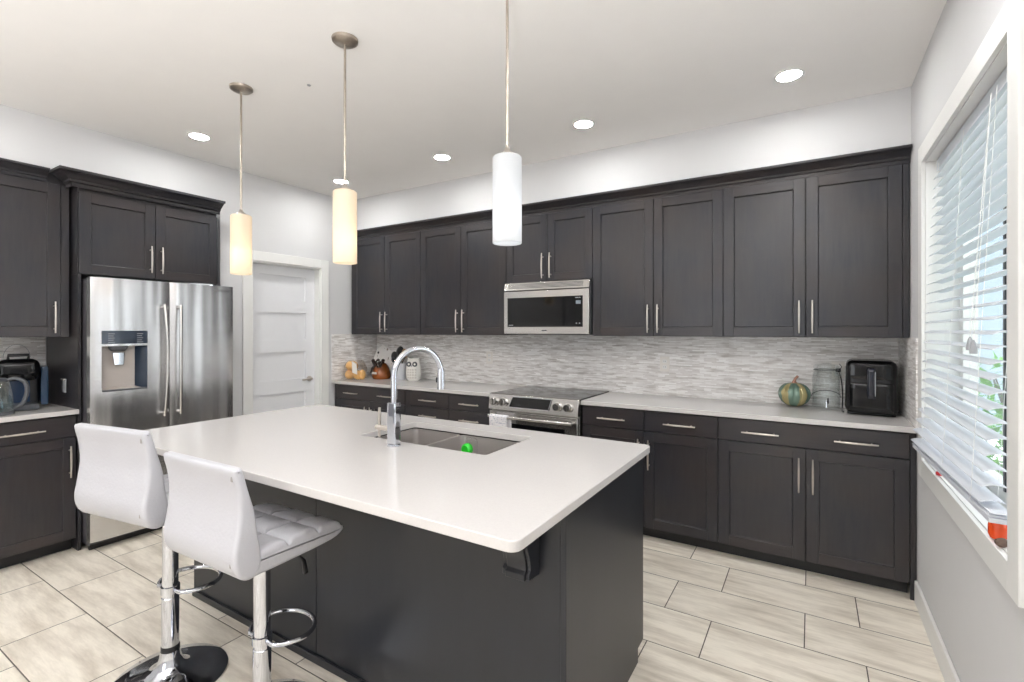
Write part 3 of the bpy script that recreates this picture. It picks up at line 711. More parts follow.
# dish brush in right bowl
db = thing('dish_brush', 'green dish brush with clear handle standing head-up in the right sink bowl', 'brush', (-1.365, 1.90, 0.692))
b = bmesh.new(); lathe(b, [(0.0, 0.0), (0.018, 0.0), (0.027, 0.008), (0.027, 0.026), (0.020, 0.034), (0, 0.035)], (0.0, -0.035, 0.175), 20, 'y'); obj('brush_head', b, simple('bright_green_plastic', srgb(22, 170, 30), 0.4), db)
b = bmesh.new(); rbox(b, -0.030, 0.030, -0.034, 0.0, 0.135, 0.222, 0.012, 6); obj('clear_holder', b, 'glass', db)
b = bmesh.new(); tube(b, [(0.0, 0.0, 0.0), (0.0, -0.01, 0.08), (0.0, -0.017, 0.140)], [0.012, 0.006, 0.008], 10); obj('handle', b, 'grey', db)

# ---------------------------------------------------------------- range
rg = thing('range', 'stainless slide-in electric range with glass cooktop', 'range', (-1.80, 3.24, 0))
RW = 0.383
obj('body', BX(-RW+0.004, RW-0.004, 0.045, 0.64, 0.02, 0.905), 'steel2', rg)
obj('cooktop', BX(-RW, RW, 0.035, 0.645, 0.905, 0.921), 'blackgloss', rg, bevel=0.003)
b = bmesh.new(); prism(b, [(0.0, 0.800), (0.060, 0.795), (0.060, 0.924), (0.040, 0.924), (0.018, 0.918)], -RW, RW, 'x'); cpn = obj('control_panel', b, 'steel2', rg, bevel=0.003)
def cpt(z): return 0.018*(z-0.80)/0.118      # front slope of the control panel
b = bmesh.new()
q = [(-0.200, 0.828), (0.155, 0.828), (0.180, 0.908), (-0.170, 0.908)]
q = [(-0.190, 0.826), (0.150, 0.826), (0.172, 0.908), (-0.160, 0.908)]
vs = [b.verts.new((x, cpt(z)-0.002, z)) for x, z in q]+[b.verts.new((x, cpt(z)+0.004, z)) for x, z in q]
for f in ((3,2,1,0),(4,5,6,7),(0,1,5,4),(1,2,6,5),(2,3,7,6),(3,0,4,7)): b.faces.new([vs[i] for i in f])
obj('display_glass', b, 'blackgloss', cpn)
b = bmesh.new(); 
for (x0, z0), (x1, z1) in zip(q, q[1:]+q[:1]): tube(b, [(x0, cpt(z0)-0.003, z0), (x1, cpt(z1)-0.003, z1)], 0.0035, 6)
obj('display_bezel', b, 'chrome', cpn)
for x in (-0.330, -0.243, 0.222, 0.308):
    b = bmesh.new(); lathe(b, [(0.034, -0.002), (0.034, 0.006), (0.028, 0.010), (0.027, 0.036), (0.024, 0.040), (0.0, 0.040)], (x, cpt(0.862), 0.862), 24, 'y')
    box(b, x-0.005, x+0.005, cpt(0.862)-0.047, cpt(0.862)-0.03, 0.838, 0.886)
    obj('knob', b, 'steel2', cpn)
od = obj('oven_door', BX(-RW+0.006, RW-0.006, 0.008, 0.045, 0.215, 0.788), 'steel2', rg, bevel=0.003)
obj('oven_window', BX(-0.26, 0.28, 0.005, 0.009, 0.34, 0.700), 'blackgloss', od, bevel=0.002)
b = bmesh.new(); tube(b, [(-0.355, -0.042, 0.752), (0.355, -0.042, 0.752)], 0.0125, 14)
for x in (-0.345, 0.345): tube(b, [(x, 0.01, 0.752), (x, -0.042, 0.752)], 0.009, 10)
obj('oven_handle', b, 'steel2', od)
dw = obj('warming_drawer', BX(-RW+0.006, RW-0.006, 0.008, 0.045, 0.05, 0.205), 'steel2', rg, bevel=0.003)
for x, y in ((-0.33, 0.1), (0.33, 0.1), (-0.33, 0.6), (0.33, 0.6)):
    b = bmesh.new(); lathe(b, [(0.018, 0), (0.018, 0.02)], (x, y, 0), 12); obj('leg', b, 'black', rg)
ring = simple('cooktop_ring_print', srgb(58, 58, 60), 0.15)
for x, y, r in ((-0.19, 0.19, 0.105), (0.19, 0.19, 0.085), (-0.19, 0.47, 0.08), (0.19, 0.47, 0.105)):
    b = bmesh.new()
    for rr in (r, r*0.62):
        v1 = [b.verts.new((x+rr*math.cos(2*PI*k/40), y+rr*math.sin(2*PI*k/40), 0.9213)) for k in range(40)]; v2 = [b.verts.new((x+(rr-0.003)*math.cos(2*PI*k/40), y+(rr-0.003)*math.sin(2*PI*k/40), 0.9213)) for k in range(40)]
        for k in range(40): b.faces.new((v1[k], v1[(k+1) % 40], v2[(k+1) % 40], v2[k]))
    obj('burner_ring', b, ring, rg)
# towel on oven handle
b = bmesh.new(); nx, nz = 14, 16; tw0, tw1 = -2.135, -1.965
def towel_sheet(y_off, zb, x0, x1):
    rows = []
    for i in range(nz+1):
        z = zb+(0.752-zb)*i/nz
        rows.append([b.verts.new((x0+(x1-x0)*j/nx, 3.24+y_off-0.003*math.sin(j*1.1)*(1-i/nz*0.6), z)) for j in range(nx+1)])
    return rows
front = towel_sheet(-0.060, 0.42, tw0, tw1-0.012); 
arc = []
for k in range(1, 6):
    a = PI*k/6; arc.append([b.verts.new((tw0+(tw1-0.006*k/3-tw0)*j/nx, 3.24-0.042-0.018*math.cos(a), 0.752+0.018*math.sin(a))) for j in range(nx+1)])
back = towel_sheet(-0.024, 0.47, tw0+0.01, tw1+0.012)
seq = front+arc+list(reversed(back))
for a_, b_ in zip(seq, seq[1:]):
    for j in range(nx): f = b.faces.new((a_[j], a_[j+1], b_[j+1], b_[j])); f.smooth = True
def towelmat():
    T = NT('white_towel_print'); tc = T.n('ShaderNodeTexCoord'); mp = T.n('ShaderNodeMapping'); mp.inputs['Scale'].default_value = (1, 1, 1); T.l(tc.outputs['Object'], mp.inputs[0])
    br = T.n('ShaderNodeTexNoise'); br.inputs['Scale'].default_value = 90; T.l(mp.outputs[0], br.inputs['Vector'])
    wv = T.n('ShaderNodeTexWave'); wv.bands_direction = 'Z'; wv.inputs['Scale'].default_value = 22; T.l(mp.outputs[0], wv.inputs['Vector'])
    mk = T.math('MULTIPLY', T.math('GREATER_THAN', br.outputs[0], 0.55), T.math('GREATER_THAN', wv.outputs[1], 0.5))
    T.l(T.mix(mk, srgb(232, 230, 232), srgb(165, 168, 186)), T.b.inputs['Base Color']); T.set(Roughness=0.9); return T.m
o = obj('dish_towel', b, towelmat()); md = o.modifiers.new('thick', 'SOLIDIFY'); md.thickness = 0.003
tag(o, 'white printed dish towel hung over the oven door handle', 'towel')

# ---------------------------------------------------------------- microwave
mw = thing('microwave', 'stainless over-the-range microwave with dark glass door', 'microwave', (-1.796, 3.455, 1.387))
MWH = 0.377
obj('body', BX(-MWH+0.003, MWH-0.003, 0.03, 0.43, 0.004, 0.420), 'darkgrey', mw)
b = bmesh.new(); prism(b, [(0.0, 0.358), (0.03, 0.352), (0.03, 0.420), (0.014, 0.420)], -MWH, MWH, 'x'); vt = obj('vent_grille', b, 'steel2', mw, bevel=0.002)
b = bmesh.new()
for z in (0.374, 0.384, 0.394, 0.404): box(b, -MWH+0.04, MWH-0.05, (z-0.358)*0.23-0.0012, (z-0.358)*0.23+0.002, z, z+0.004)
obj('vent_slot', b, 'darkgrey', vt)
md_ = obj('door', BX(-MWH, MWH, 0.0, 0.03, 0.004, 0.350), 'steel2', mw, bevel=0.003)
gp = obj('door_glass', BX(-MWH+0.037, MWH-0.050, -0.003, 0.001, 0.060, 0.298), 'blackgloss', md_, bevel=0.001)
obj('display', BX(MWH-0.105, MWH-0.065, -0.0042, -0.003, 0.235, 0.262), 'display', gp)
for x, z in ((MWH-0.100, 0.088), (MWH-0.074, 0.088), (MWH-0.103, 0.283), (MWH-0.088, 0.283), (MWH-0.072, 0.283)):
    obj('touch_key', BX(x-0.005, x+0.005, -0.0040, -0.003, z-0.004, z+0.004), 'grey', gp)
obj('badge', BX(-MWH+0.052, -MWH+0.092, -0.0042, -0.003, 0.072, 0.078), 'grey', gp)
obj('badge', BX(-0.022, 0.022, -0.001, 0.001, 0.028, 0.036), 'darkgrey', md_)
obj('underside_filter', BX(-MWH+0.01, MWH-0.01, 0.005, 0.42, 0.0, 0.004), 'black', mw)

# ---------------------------------------------------------------- fridge (local: face -y, turned to +x)
fr = thing('refrigerator', 'stainless french-door refrigerator with water dispenser', 'refrigerator', (-3.875, 1.709, 0), PI/2)
FW = 0.452
obj('cabinet_body', BX(-FW+0.006, FW-0.006, 0.075, 0.72, 0.035, 1.735), simple('dark_fridge_side', srgb(72, 70, 74), 0.35), fr, bevel=0.004)
obj('hinge_cover', BX(-FW+0.012, -FW+0.10, 0.03, 0.20, 1.735, 1.757), 'darkgrey', fr, bevel=0.004)
obj('hinge_cover', BX(FW-0.10, FW-0.012, 0.03, 0.20, 1.735, 1.757), 'darkgrey', fr, bevel=0.004)
obj('bottom_grille', BX(-FW+0.02, FW-0.02, 0.09, 0.11, 0.0, 0.06), 'black', fr)
for x in (-FW+0.05, FW-0.05):
    b = bmesh.new(); lathe(b, [(0.02, 0), (0.02, 0.036)], (x, 0.13, 0), 12); obj('foot', b, 'grey', fr)
def fdoor(x0, x1, z0, z1, hole=None):
    """gently bowed stainless door; hole is left open as a pocket"""
    b = bmesh.new(); xs = sorted(set([x0+(x1-x0)*i/14 for i in range(15)]+([hole[0], hole[1]] if hole else [])))
    zz = sorted(set([z0, z1]+([hole[2], hole[3]] if hole else [])))
    cx = (x0+x1)/2; hw = (x1-x0)/2
    def yy(x):
        t = (x-cx)/hw; return 0.014*(t*t)*0.6+0.022*max(0, abs(t)-0.93)**1*6
    G = [[b.verts.new((x, yy(x), z)) for z in zz] for x in xs]; Bk = [[b.verts.new((x, 0.07, z)) for z in zz] for x in xs]
    for i in range(len(xs)-1):
        for j in range(len(zz)-1):
            inh = hole and xs[i] >= hole[0]-1e-6 and xs[i+1] <= hole[1]+1e-6 and zz[j] >= hole[2]-1e-6 and zz[j+1] <= hole[3]+1e-6
            if not inh:
                f = b.faces.new((G[i][j], G[i+1][j], G[i+1][j+1], G[i][j+1])); f.smooth = True
            b.faces.new((Bk[i][j+1], Bk[i+1][j+1], Bk[i+1][j], Bk[i][j]))
        b.faces.new((G[i][0], Bk[i][0], Bk[i+1][0], G[i+1][0])); b.faces.new((G[i][-1], G[i+1][-1], Bk[i+1][-1], Bk[i][-1]))
    for j in range(len(zz)-1):
        b.faces.new((G[0][j], G[0][j+1], Bk[0][j+1], Bk[0][j])); b.faces.new((G[-1][j], Bk[-1][j], Bk[-1][j+1], G[-1][j+1]))
    return b
hx0, hx1, hz0, hz1 = -FW+0.055, -FW+0.310, 1.022, 1.318
ld = obj('left_door', fdoor(-FW, -0.0025, 0.735, 1.762, (hx0, hx1, hz0, hz1)), 'steel', fr)
rd = obj('right_door', fdoor(0.0025, FW, 0.735, 1.762), 'steel', fr)
fd = obj('freezer_drawer', fdoor(-FW, FW, 0.068, 0.728), 'steel', fr)
def bowed(x, z0, z1, bend=0.022, side=1):
    b = bmesh.new(); pts = []
    for k in range(17):
        t = -1+2*k/16; pts.append((x+side*0.016*(t*t), -0.058+bend*abs(t)**3*1.0, (z0+z1)/2+t*(z1-z0)/2))
    tube(b, pts, [0.0095]*17, 12)
    for z, y in ((z0+0.018, -0.045), (z1-0.018, -0.045)): tube(b, [(x+side*0.013, 0.008, z), (x+side*0.013, y, z)], 0.010, 10)
    return b
obj('handle', bowed(-0.042, 0.825, 1.60, side=-0.6), 'steel2', ld); obj('handle', bowed(0.042, 0.825, 1.60, side=0.6), 'steel2', rd)
b = bmesh.new(); tube(b, [(-0.36, -0.052, 0.655), (0.36, -0.052, 0.655)], 0.0095, 12)
for x in (-0.34, 0.34): tube(b, [(x, 0.008, 0.655), (x, -0.052, 0.655)], 0.0085, 10)
obj('handle', b, 'steel2', fd)
# dispenser
dm = simple('dispenser_dark_panel', srgb(38, 48, 62), 0.08)
obj('control_panel', BX(hx0, hx1, -0.002, 0.006, 1.332, 1.418), dm, ld, bevel=0.001)
for i, z in enumerate((1.398, 1.384, 1.370, 1.356, 1.342)):
    for x in (hx0+0.05, hx1-0.045): obj('touch_label', BX(x-0.018, x+0.018-0.006*(i % 2), -0.0028, -0.002, z-0.0018, z+0.0018), 'grey', ld)
b = bmesh.new()
x0, x1, z0, z1 = hx0, hx1, hz0, hz1; D = 0.066
V = [b.verts.new(p) for p in ((x0, 0.004, z0), (x1, 0.004, z0), (x1, 0.004, z1), (x0, 0.004, z1), (x0+0.01, D, z0+0.02), (x1-0.05, D, z0+0.02), (x1-0.05, D, z1-0.005), (x0+0.01, D, z1-0.005))]
for f in ((0,1,5,4),(3,7,6,2),(0,4,7,3),(4,5,6,7)): b.faces.new([V[i] for i in f])
f = b.faces.new([V[i] for i in (1, 2, 6, 5)]); f.material_index = 1
obj('dispenser_recess', b, [simple('dispenser_grey_liner', srgb(176, 168, 162), 0.3), dm], ld)
b = bmesh.new(); lathe(b, [(0.055, 0.0), (0.055, -0.012), (0.042, -0.03), (0.036, -0.034)], (hx0+0.10, 0.035, 1.316), 20, sy=0.6)
obj('dispenser_spout', b, 'darkgrey', ld)
b = bmesh.new(); prism(b, [(hx0+0.07, 1.19), (hx0+0.125, 1.19), (hx0+0.128, 1.275), (hx0+0.062, 1.275)], 0.012, 0.03, 'y'); obj('dispenser_paddle', b, 'chrome', ld, bevel=0.004)
obj('dispenser_tray', BX(hx0+0.005, hx1-0.004, -0.002, 0.03, 1.022, 1.032), 'darkgrey', ld)
text('SAMSUNG', 0.028, rd, (FW-0.085, 0.0012, 1.725), (PI/2, 0, 0), 'darkgrey')

# ---------------------------------------------------------------- pendants and ceiling lights
def pendant(label, x, y, zt, zb, kind, wcol, watt):
    p = thing('pendant_lamp', label, 'pendant light', (x, y, 0), 0, 'pendant lamps above the island')
    b = bmesh.new(); lathe(b, [(0.0, ZC-0.026), (0.016, ZC-0.026), (0.03, ZC-0.022), (0.05, ZC-0.018), (0.058, ZC-0.012), (0.060, ZC-0.0005), (0, ZC-0.0005)], n=32); obj('ceiling_canopy', b, 'darknickel', p)
    b = bmesh.new(); tube(b, [(0, 0, zt+0.02), (0, 0, ZC-0.02)], 0.0055, 10); obj('rod', b, 'darknickel', p)
    b = bmesh.new(); lathe(b, [(0.008, zt+0.035), (0.012, zt+0.02), (0.030, zt+0.006), (0.030, zt-0.002), (0, zt-0.002)], n=24); obj('socket_cap', b, 'nickel', p)
    b = bmesh.new(); r = 0.054; lathe(b, [(0.028, zt), (r-0.006, zt), (r, zt-0.006), (r, zb+0.002), (r-0.002, zb), (r-0.004, zb+0.002), (r-0.004, zt-0.008), (0.028, zt-0.004)], n=40)
    obj('glass_shade', b, kind, p)
    zm = (zt+zb)/2-0.02
    b = bmesh.new(); lathe(b, [(0.0, zm-0.032), (0.018, zm-0.026), (0.026, zm-0.005), (0.022, zm+0.016), (0.013, zm+0.036), (0.012, zt-0.003)], n=20)
    obj('bulb', b, emit('bulb_'+kind, wcol+(1,), 2), p)
    l = bpy.data.lights.new('bulb_light', 'POINT'); l.energy = watt; l.color = wcol; l.shadow_soft_size = 0.028
    lo = bpy.data.objects.new('bulb_light', l); C.objects.link(lo); lo.parent = p; lo.location = (0.0, 0, zm-0.07+0.03)
    return p
pendant('left warm-lit pendant lamp hanging by the pantry door end of the island', -2.705, 1.548, 2.062, 1.733, 'shadewarm', (1, 0.80, 0.55), 0.5)
pendant('middle warm-lit pendant lamp, between the two others over the island', -1.845, 1.545, 2.068, 1.733, 'shadewarm', (1, 0.80, 0.55), 0.5)
pendant('right pendant lamp with cool white light, the nearest of the three', -0.957, 1.545, 2.064, 1.742, 'shadecool', (0.95, 0.97, 1.0), 0.55)
def can(x, y, label, seen=True):
    p = thing('ceiling_downlight', label, 'ceiling light', (x, y, ZC), 0, 'recessed ceiling downlights')
    b = bmesh.new(); lathe(b, [(0.058, -0.0005), (0.072, -0.0005), (0.072, -0.004), (0.062, -0.007), (0.058, -0.006), (0.058, -0.0005)], n=32, cap=False); obj('trim_ring', b, 'white', p)
    b = bmesh.new(); lathe(b, [(0.058, -0.003), (0.058, -0.004)], n=20); obj('lens', b, 'canlens', p)
can(-3.63, 1.78, 'recessed downlight in front of the fridge')
can(-3.63, 2.995, 'recessed downlight in the corner near the pantry door')
can(-2.455, 2.995, 'recessed downlight between middle and right pendants')
can(-1.27, 3.0, 'recessed downlight in front of the microwave')
can(-0.10, 3.0, 'recessed downlight nearest the window')
for x, y in ((-3.63, 0.5), (-2.45, 0.2), (-1.27, 0.2), (-0.10, 1.80), (-0.35, 0.5), (-2.45, -1.5), (-0.6, -1.5)): can(x, y, 'added unseen downlight above and behind the viewer')  # out-of-view downlights added to light the room more
b = bmesh.new(); lathe(b, [(0.0, -0.006), (0.008, -0.005), (0.011, 0)], n=16)
hx = obj('ceiling_dot', b, 'grey'); hx.location = (-2.358, 1.729, ZC); tag(hx, 'tiny grey round dot fixture on the ceiling between two pendants', 'hook')  # small grey dot fixture, type unknown

# ---------------------------------------------------------------- bar stools
def stool(label, loc, rz, zs, sx):
    st = thing('bar_stool', label, 'bar stool', loc, rz, 'white bar stools at the island')
    b = bmesh.new(); lathe(b, [(0.0, 0), (0.205, 0), (0.207, 0.005), (0.200, 0.012), (0.15, 0.019), (0.10, 0.028), (0.065, 0.042), (0.047, 0.062), (0.038, 0.090), (0.034, 0.115), (0, 0.115)], n=48); obj('base', b, 'chrome', st)
    b = bmesh.new(); lathe(b, [(0.0315, 0.112), (0.0335, 0.116), (0.0335, 0.132), (0.0315, 0.136)], n=28, cap=False); obj('collar', b, 'black', st)
    b = bmesh.new(); lathe(b, [(0.031, 0.13), (0.031, zs-0.455), (0.0285, zs-0.452), (0.0285, zs-0.12)], n=28); obj('column', b, 'chrome', st)
    zf = zs-0.422; b = bmesh.new()
    pts = [(-0.028, 0.0, zf)]+[(0.122*math.sin(t)*-1, 0.085+0.105*-math.cos(t), zf) for t in [0.55+(2*PI-1.1)*k/26 for k in range(27)]]+[(0.028, 0.0, zf)]
    tube(b, pts, 0.0088, 10); fo = obj('footrest', b, 'chrome', st)
    b = bmesh.new(); lathe(b, [(0.029, zf-0.016), (0.034, zf-0.014), (0.034, zf+0.014), (0.029, zf+0.016)], n=24, cap=False); obj('clamp', b, 'chrome', fo)
    b = bmesh.new(); box(b, -0.09, 0.09, -0.09, 0.09, zs-0.105, zs-0.076); lathe(b, [(0.05, zs-0.135), (0.05, zs-0.104)], n=20); obj('seat_plate', b, 'black', st)
    b = bmesh.new(); tube(b, [(0.03, 0.04, zs-0.118), (0.085, 0.09, zs-0.135), (0.10, 0.10, zs-0.155), (0.105, 0.105, zs-0.20)], [0.005, 0.005, 0.012, 0.016], 10, flat=0.6); obj('height_lever', b, 'black', st)
    hw = 0.210
    # seat cushion
    ctrl = [(-0.20, -0.005), (-0.10, 0.002), (0.02, 0.004), (0.12, -0.002), (0.175, -0.014), (0.196, -0.040), (0.186, -0.058), (0.14, -0.072), (0.02, -0.078), (-0.12, -0.080), (-0.18, -0.076), (-0.19, -0.04)]
    def quilt(x, y, z, n):
        if n.z < 0.35: return 0
        px, py = 0.148, 0.122
        ax = abs(((x/px+0.5) % 1)-0.0); dx = min((x/px+0.5) % 1, 1-(x/px+0.5) % 1)*px; dy = min(((y+0.04)/py) % 1, 1-((y+0.04)/py) % 1)*py
        dmin = min(dx, dy)
        return 0.010*math.exp(-(dmin/0.006)**2)+0.010*math.exp(-dmin/0.022)
    b = bmesh.new(); profile_shell(b, [(y, zs+z) for y, z in spline(ctrl, 14)], hw*sx, 0.018, 90, quilt); obj('seat', b, 'leather', st)
    ctrl = [(-0.230, 0.268), (-0.216, 0.278), (-0.200, 0.270), (-0.180, 0.20), (-0.160, 0.13), (-0.150, 0.06), (-0.140, 0.0), (-0.140, -0.050), (-0.165, -0.078), (-0.198, -0.072), (-0.222, -0.042), (-0.230, 0.005), (-0.220, 0.07), (-0.212, 0.14), (-0.218, 0.21)]
    b = bmesh.new(); profile_shell(b, [(y, zs+z) for y, z in spline(ctrl, 7)], (hw+0.004)*sx, 0.014, 30); bk = obj('backrest', b, 'leather', st)
    # worn spots on the corners of the backrest
    for x, z, y in ((hw-0.014, 0.245, -0.2255), (hw-0.020, -0.020, -0.2255)):
        b = bmesh.new(); rbox(b, x-0.005, x+0.004, y-0.004, y+0.004, zs+z-0.008, zs+z+0.010, 0.004, 3); obj('worn_patch', b, 'worn', bk)
    return st
stool('white bar stool nearer the camera, in front of the island', (-1.70, 1.05, 0), math.radians(1.5), 0.722, 1)
stool('white bar stool further left with its backrest before the fridge', (-2.235, 0.985, 0), math.radians(9), 0.785, 1)

# ---------------------------------------------------------------- small things on the counters
ZT = 0.9142
# bread bag
t = thing('bread_bag', 'clear bag of bread rolls in the counter corner', 'bread', (-3.968, 3.455, ZT), math.radians(12))
brm = simple('bread_crust', srgb(236, 178, 108), 0.7, nscale=14, namt=0.25)
for x, y, z, rx, rzz in ((-0.065, 0.0, 0.052, 0.052, 0.050), (0.04, 0.0, 0.050, 0.055, 0.048), (-0.045, 0.005, 0.140, 0.062, 0.052), (0.085, 0.0, 0.055, 0.032, 0.052)):
    b = bmesh.new(); lathe(b, [(rx*math.sin(a), rzz*-math.cos(a)) for a in [PI*k/12 for k in range(13)]], (x, y, z), 20); obj('bread_roll', b, brm, t)
b = bmesh.new(); rbox(b, -0.125, 0.125, -0.065, 0.065, 0.001, 0.205, 0.05, 8, lambda p: Vector((p.x*(1-0.35*max(0, p.z-0.10)/0.10)+0.006*math.sin(70*p.z), p.y+0.006*math.sin(60*p.x+50*p.z), p.z))); obj('plastic_bag', b, 'bag', t)
b = bmesh.new(); prism(b, [(0.015, 0.08), (0.075, 0.06), (0.065, 0.17), (0.010, 0.195)], -0.071, -0.068, 'y'); obj('paper_label', b, 'plate', t)
# patterned serving board leaning in the corner
def patmat():
    T = NT('white_marbled_board'); tc = T.n('ShaderNodeTexCoord'); vo = T.n('ShaderNodeTexNoise'); vo.inputs['Scale'].default_value = 22; vo.inputs['Detail'].default_value = 5
    T.l(tc.outputs['Object'], vo.inputs['Vector']); rp = T.n('ShaderNodeValToRGB'); e = rp.color_ramp.elements; e[0].position = 0.34; e[0].color = srgb(130, 112, 100); e[1].position = 0.42; e[1].color = srgb(244, 241, 238)
    T.l(vo.outputs[0], rp.inputs[0]); T.l(rp.outputs[0], T.b.inputs['Base Color']); T.set(Roughness=0.3); return T.m
t = thing('serving_board', 'white patterned serving board leaning in the corner behind the bread', 'board', (-3.935, 3.83, ZT), math.radians(4))
b = bmesh.new(); prism(b, [(-0.08, 0.0), (-0.185, 0.17), (-0.14, 0.30), (-0.055, 0.350), (0.20, 0.20), (0.10, 0.0)], -0.006, 0.008, 'y'); bo = obj('board', b, patmat(), t, bevel=0.003); bo.rotation_euler = (math.radians(-7), 0, 0)
b = bmesh.new(); lathe(b, [(0.012, 0.0), (0.012, 0.002), (0, 0.002)], (-0.115, -0.006, 0.262), 16, 'y'); o = obj('hanging_hole', b, 'black', t); o.rotation_euler = (math.radians(-7), 0, 0)
# amber jar
t = thing('amber_jar', 'glossy amber brown jar with dark knotted top on the back counter', 'jar', (-3.825, 3.675, ZT))
am = simple('amber_glaze', srgb(112, 58, 16), 0.08, nscale=12, namt=0.7)
b = bmesh.new(); lathe(b, [(0, 0), (0.086, 0), (0.098, 0.02), (0.096, 0.06), (0.082, 0.115), (0.055, 0.155), (0.03, 0.17), (0, 0.17)], n=28); obj('body', b, am, t)
b = bmesh.new(); tube(b, [(0.05*math.cos(a), 0.035*math.sin(2*a)-0.045, 0.165+0.03*math.sin(a*3)) for a in [2*PI*k/30 for k in range(30)]], 0.019, 8, closed=True); tube(b, [(-0.01, -0.05, 0.16), (-0.045, -0.085, 0.11), (-0.055, -0.096, 0.06)], [0.014, 0.012, 0.008], 8)
obj('dark_knot', b, simple('dark_brown_gloss', srgb(40, 30, 26), 0.15), t)
b = bmesh.new(); prism(b, [(-0.035, 0.055), (0.035, 0.055), (0.03, 0.075), (-0.03, 0.075)], -0.102, -0.096, 'y'); obj('label', b, 'plate', t)
# knife block (dark) behind
t = thing('knife_block', 'small black knife block between amber jar and utensil crock', 'knife block', (-3.715, 3.80, ZT))
b = bmesh.new(); prism(b, [(-0.06, 0), (0.05, 0), (0.05, 0.10), (0.02, 0.16), (-0.045, 0.12)], -0.035, 0.035, 'x'); obj('block', b, 'black', t, bevel=0.004)
for x in (-0.018, 0.016):
    b = bmesh.new(); rbox(b, x-0.009, x+0.009, -0.02, 0.005, 0.13, 0.215, 0.006, 4); obj('knife_handle', b, 'blackgloss', t)
# utensil crock
t = thing('utensil_crock', 'light grey crock filled with black utensils and wooden spoon', 'crock', (-3.595, 3.72, ZT))
b = bmesh.new(); lathe(b, [(0, 0), (0.060, 0), (0.064, 0.01), (0.064, 0.165), (0.060, 0.168), (0.057, 0.165), (0.057, 0.02), (0, 0.015)], n=28); obj('crock', b, simple('pale_grey_glaze', srgb(206, 208, 214), 0.3), t)
ut = [(-0.03, -0.02, -0.07, 0.255, 'b'), (0.0, 0.02, -0.035, 0.30, 'b'), (-0.02, 0.0, 0.0, 0.31, 'b'), (0.025, 0.0, 0.05, 0.285, 'w'), (0.03, -0.01, 0.12, 0.315, 's')]
woodm = simple('spoon_wood', srgb(190, 148, 110), 0.6)
for x, y, tx, h, k in ut:
    b = bmesh.new(); tube(b, [(x*0.5, y, 0.02), (x, y, 0.17), (tx*0.8, y, h-0.05)], 0.005, 8)
    m_ = 'black' if k != 'w' else woodm
    if k == 's': tube(b, [(tx*0.72, y, h-0.065), (tx*1.25, y, h)], [0.012, 0.014], 8)
    else: lathe(b, [(0.046*math.sin(a), 0.052*-math.cos(a)) for a in [PI*q_/10 for q_ in range(11)]], (tx*0.95, y, h-0.02), 16, sy=0.35)
    obj('utensil', b, m_, t)
b = bmesh.new(); lathe(b, [(0.022, 0), (0.026, 0.003), (0.030, 0)], (-0.04, -0.062, 0.205), 18, 'y'); lathe(b, [(0.0, 0.002), (0.02, 0.002), (0.02, 0), (0, 0)], (-0.04, -0.060, 0.205), 18, 'y')
obj('ladle', b, 'darkgrey', t)
# owl
t = thing('owl_canister', 'white ceramic owl canister with dark round eyes', 'canister', (-3.40, 3.70, ZT), math.radians(25))
b = bmesh.new(); lathe(b, [(0, 0), (0.052, 0), (0.070, 0.02), (0.078, 0.07), (0.076, 0.12), (0.070, 0.16), (0.062, 0.195), (0.045, 0.222), (0.0, 0.232)], n=32, sy=0.8); ob_ = obj('body', b, 'ceramic', t)
for s in (-1, 1):
    b = bmesh.new(); lathe(b, [(0.026, 0.0), (0.025, 0.008), (0.017, 0.010), (0.0, 0.008)], (s*0.030, -0.050, 0.168), 20, 'y'); e1 = obj('eye', b, simple('dark_grey_glaze', srgb(70, 72, 76), 0.3), t)
    b = bmesh.new(); lathe(b, [(0.010, 0.0), (0.009, 0.003), (0, 0.003)], (s*0.030, -0.059, 0.168), 14, 'y'); obj('pupil', b, 'ceramic', e1)
    b = bmesh.new(); prism(b, [(s*0.025, 0.205), (s*0.062, 0.190), (s*0.058, 0.238)], -0.012, 0.012, 'y'); obj('ear_tuft', b, 'ceramic', t, bevel=0.003)
b = bmesh.new(); prism(b, [(-0.009, 0.160), (0.009, 0.160), (0, 0.140)], -0.068, -0.055, 'y'); obj('beak', b, 'grey', t)
b = bmesh.new()
for r_ in range(4):
    for c_ in range(4):
        x = (c_-1.5)*0.024; z = 0.035+r_*0.026; yy_ = -0.8*math.sqrt(max(0, 0.077**2-x*x))
        box(b, x-0.009, x+0.009, yy_-0.002, yy_+0.006, z-0.009, z+0.009)
obj('belly_pattern', b, simple('owl_pattern_grey', srgb(196, 190, 184), 0.4), t)
# ceramic pumpkin
t = thing('ceramic_pumpkin', 'green and gold ribbed ceramic pumpkin on the back counter', 'pumpkin', (-0.096, 3.79, ZT))
def pumpmat():
    T = NT('green_gold_pumpkin_glaze'); tc = T.n('ShaderNodeTexCoord'); sp = T.n('ShaderNodeSeparateXYZ'); T.l(tc.outputs['Object'], sp.inputs[0])
    an = T.math('ARCTAN2', sp.outputs[1], sp.outputs[0]); s = T.math('SINE', T.math('MULTIPLY', an, 5.0))
    no = T.n('ShaderNodeTexNoise'); no.inputs['Scale'].default_value = 35; T.l(tc.outputs['Object'], no.inputs['Vector'])
    k = T.math('GREATER_THAN', T.math('ADD', s, T.math('MULTIPLY_ADD', no.outputs[0], 1.4, -0.7)), 0.25)
    T.l(T.mix(k, srgb(112, 136, 122), srgb(176, 164, 118)), T.b.inputs['Base Color']); T.set(Roughness=0.25, Metallic=0.25); return T.m
b = bmesh.new(); n = 80; rows = []
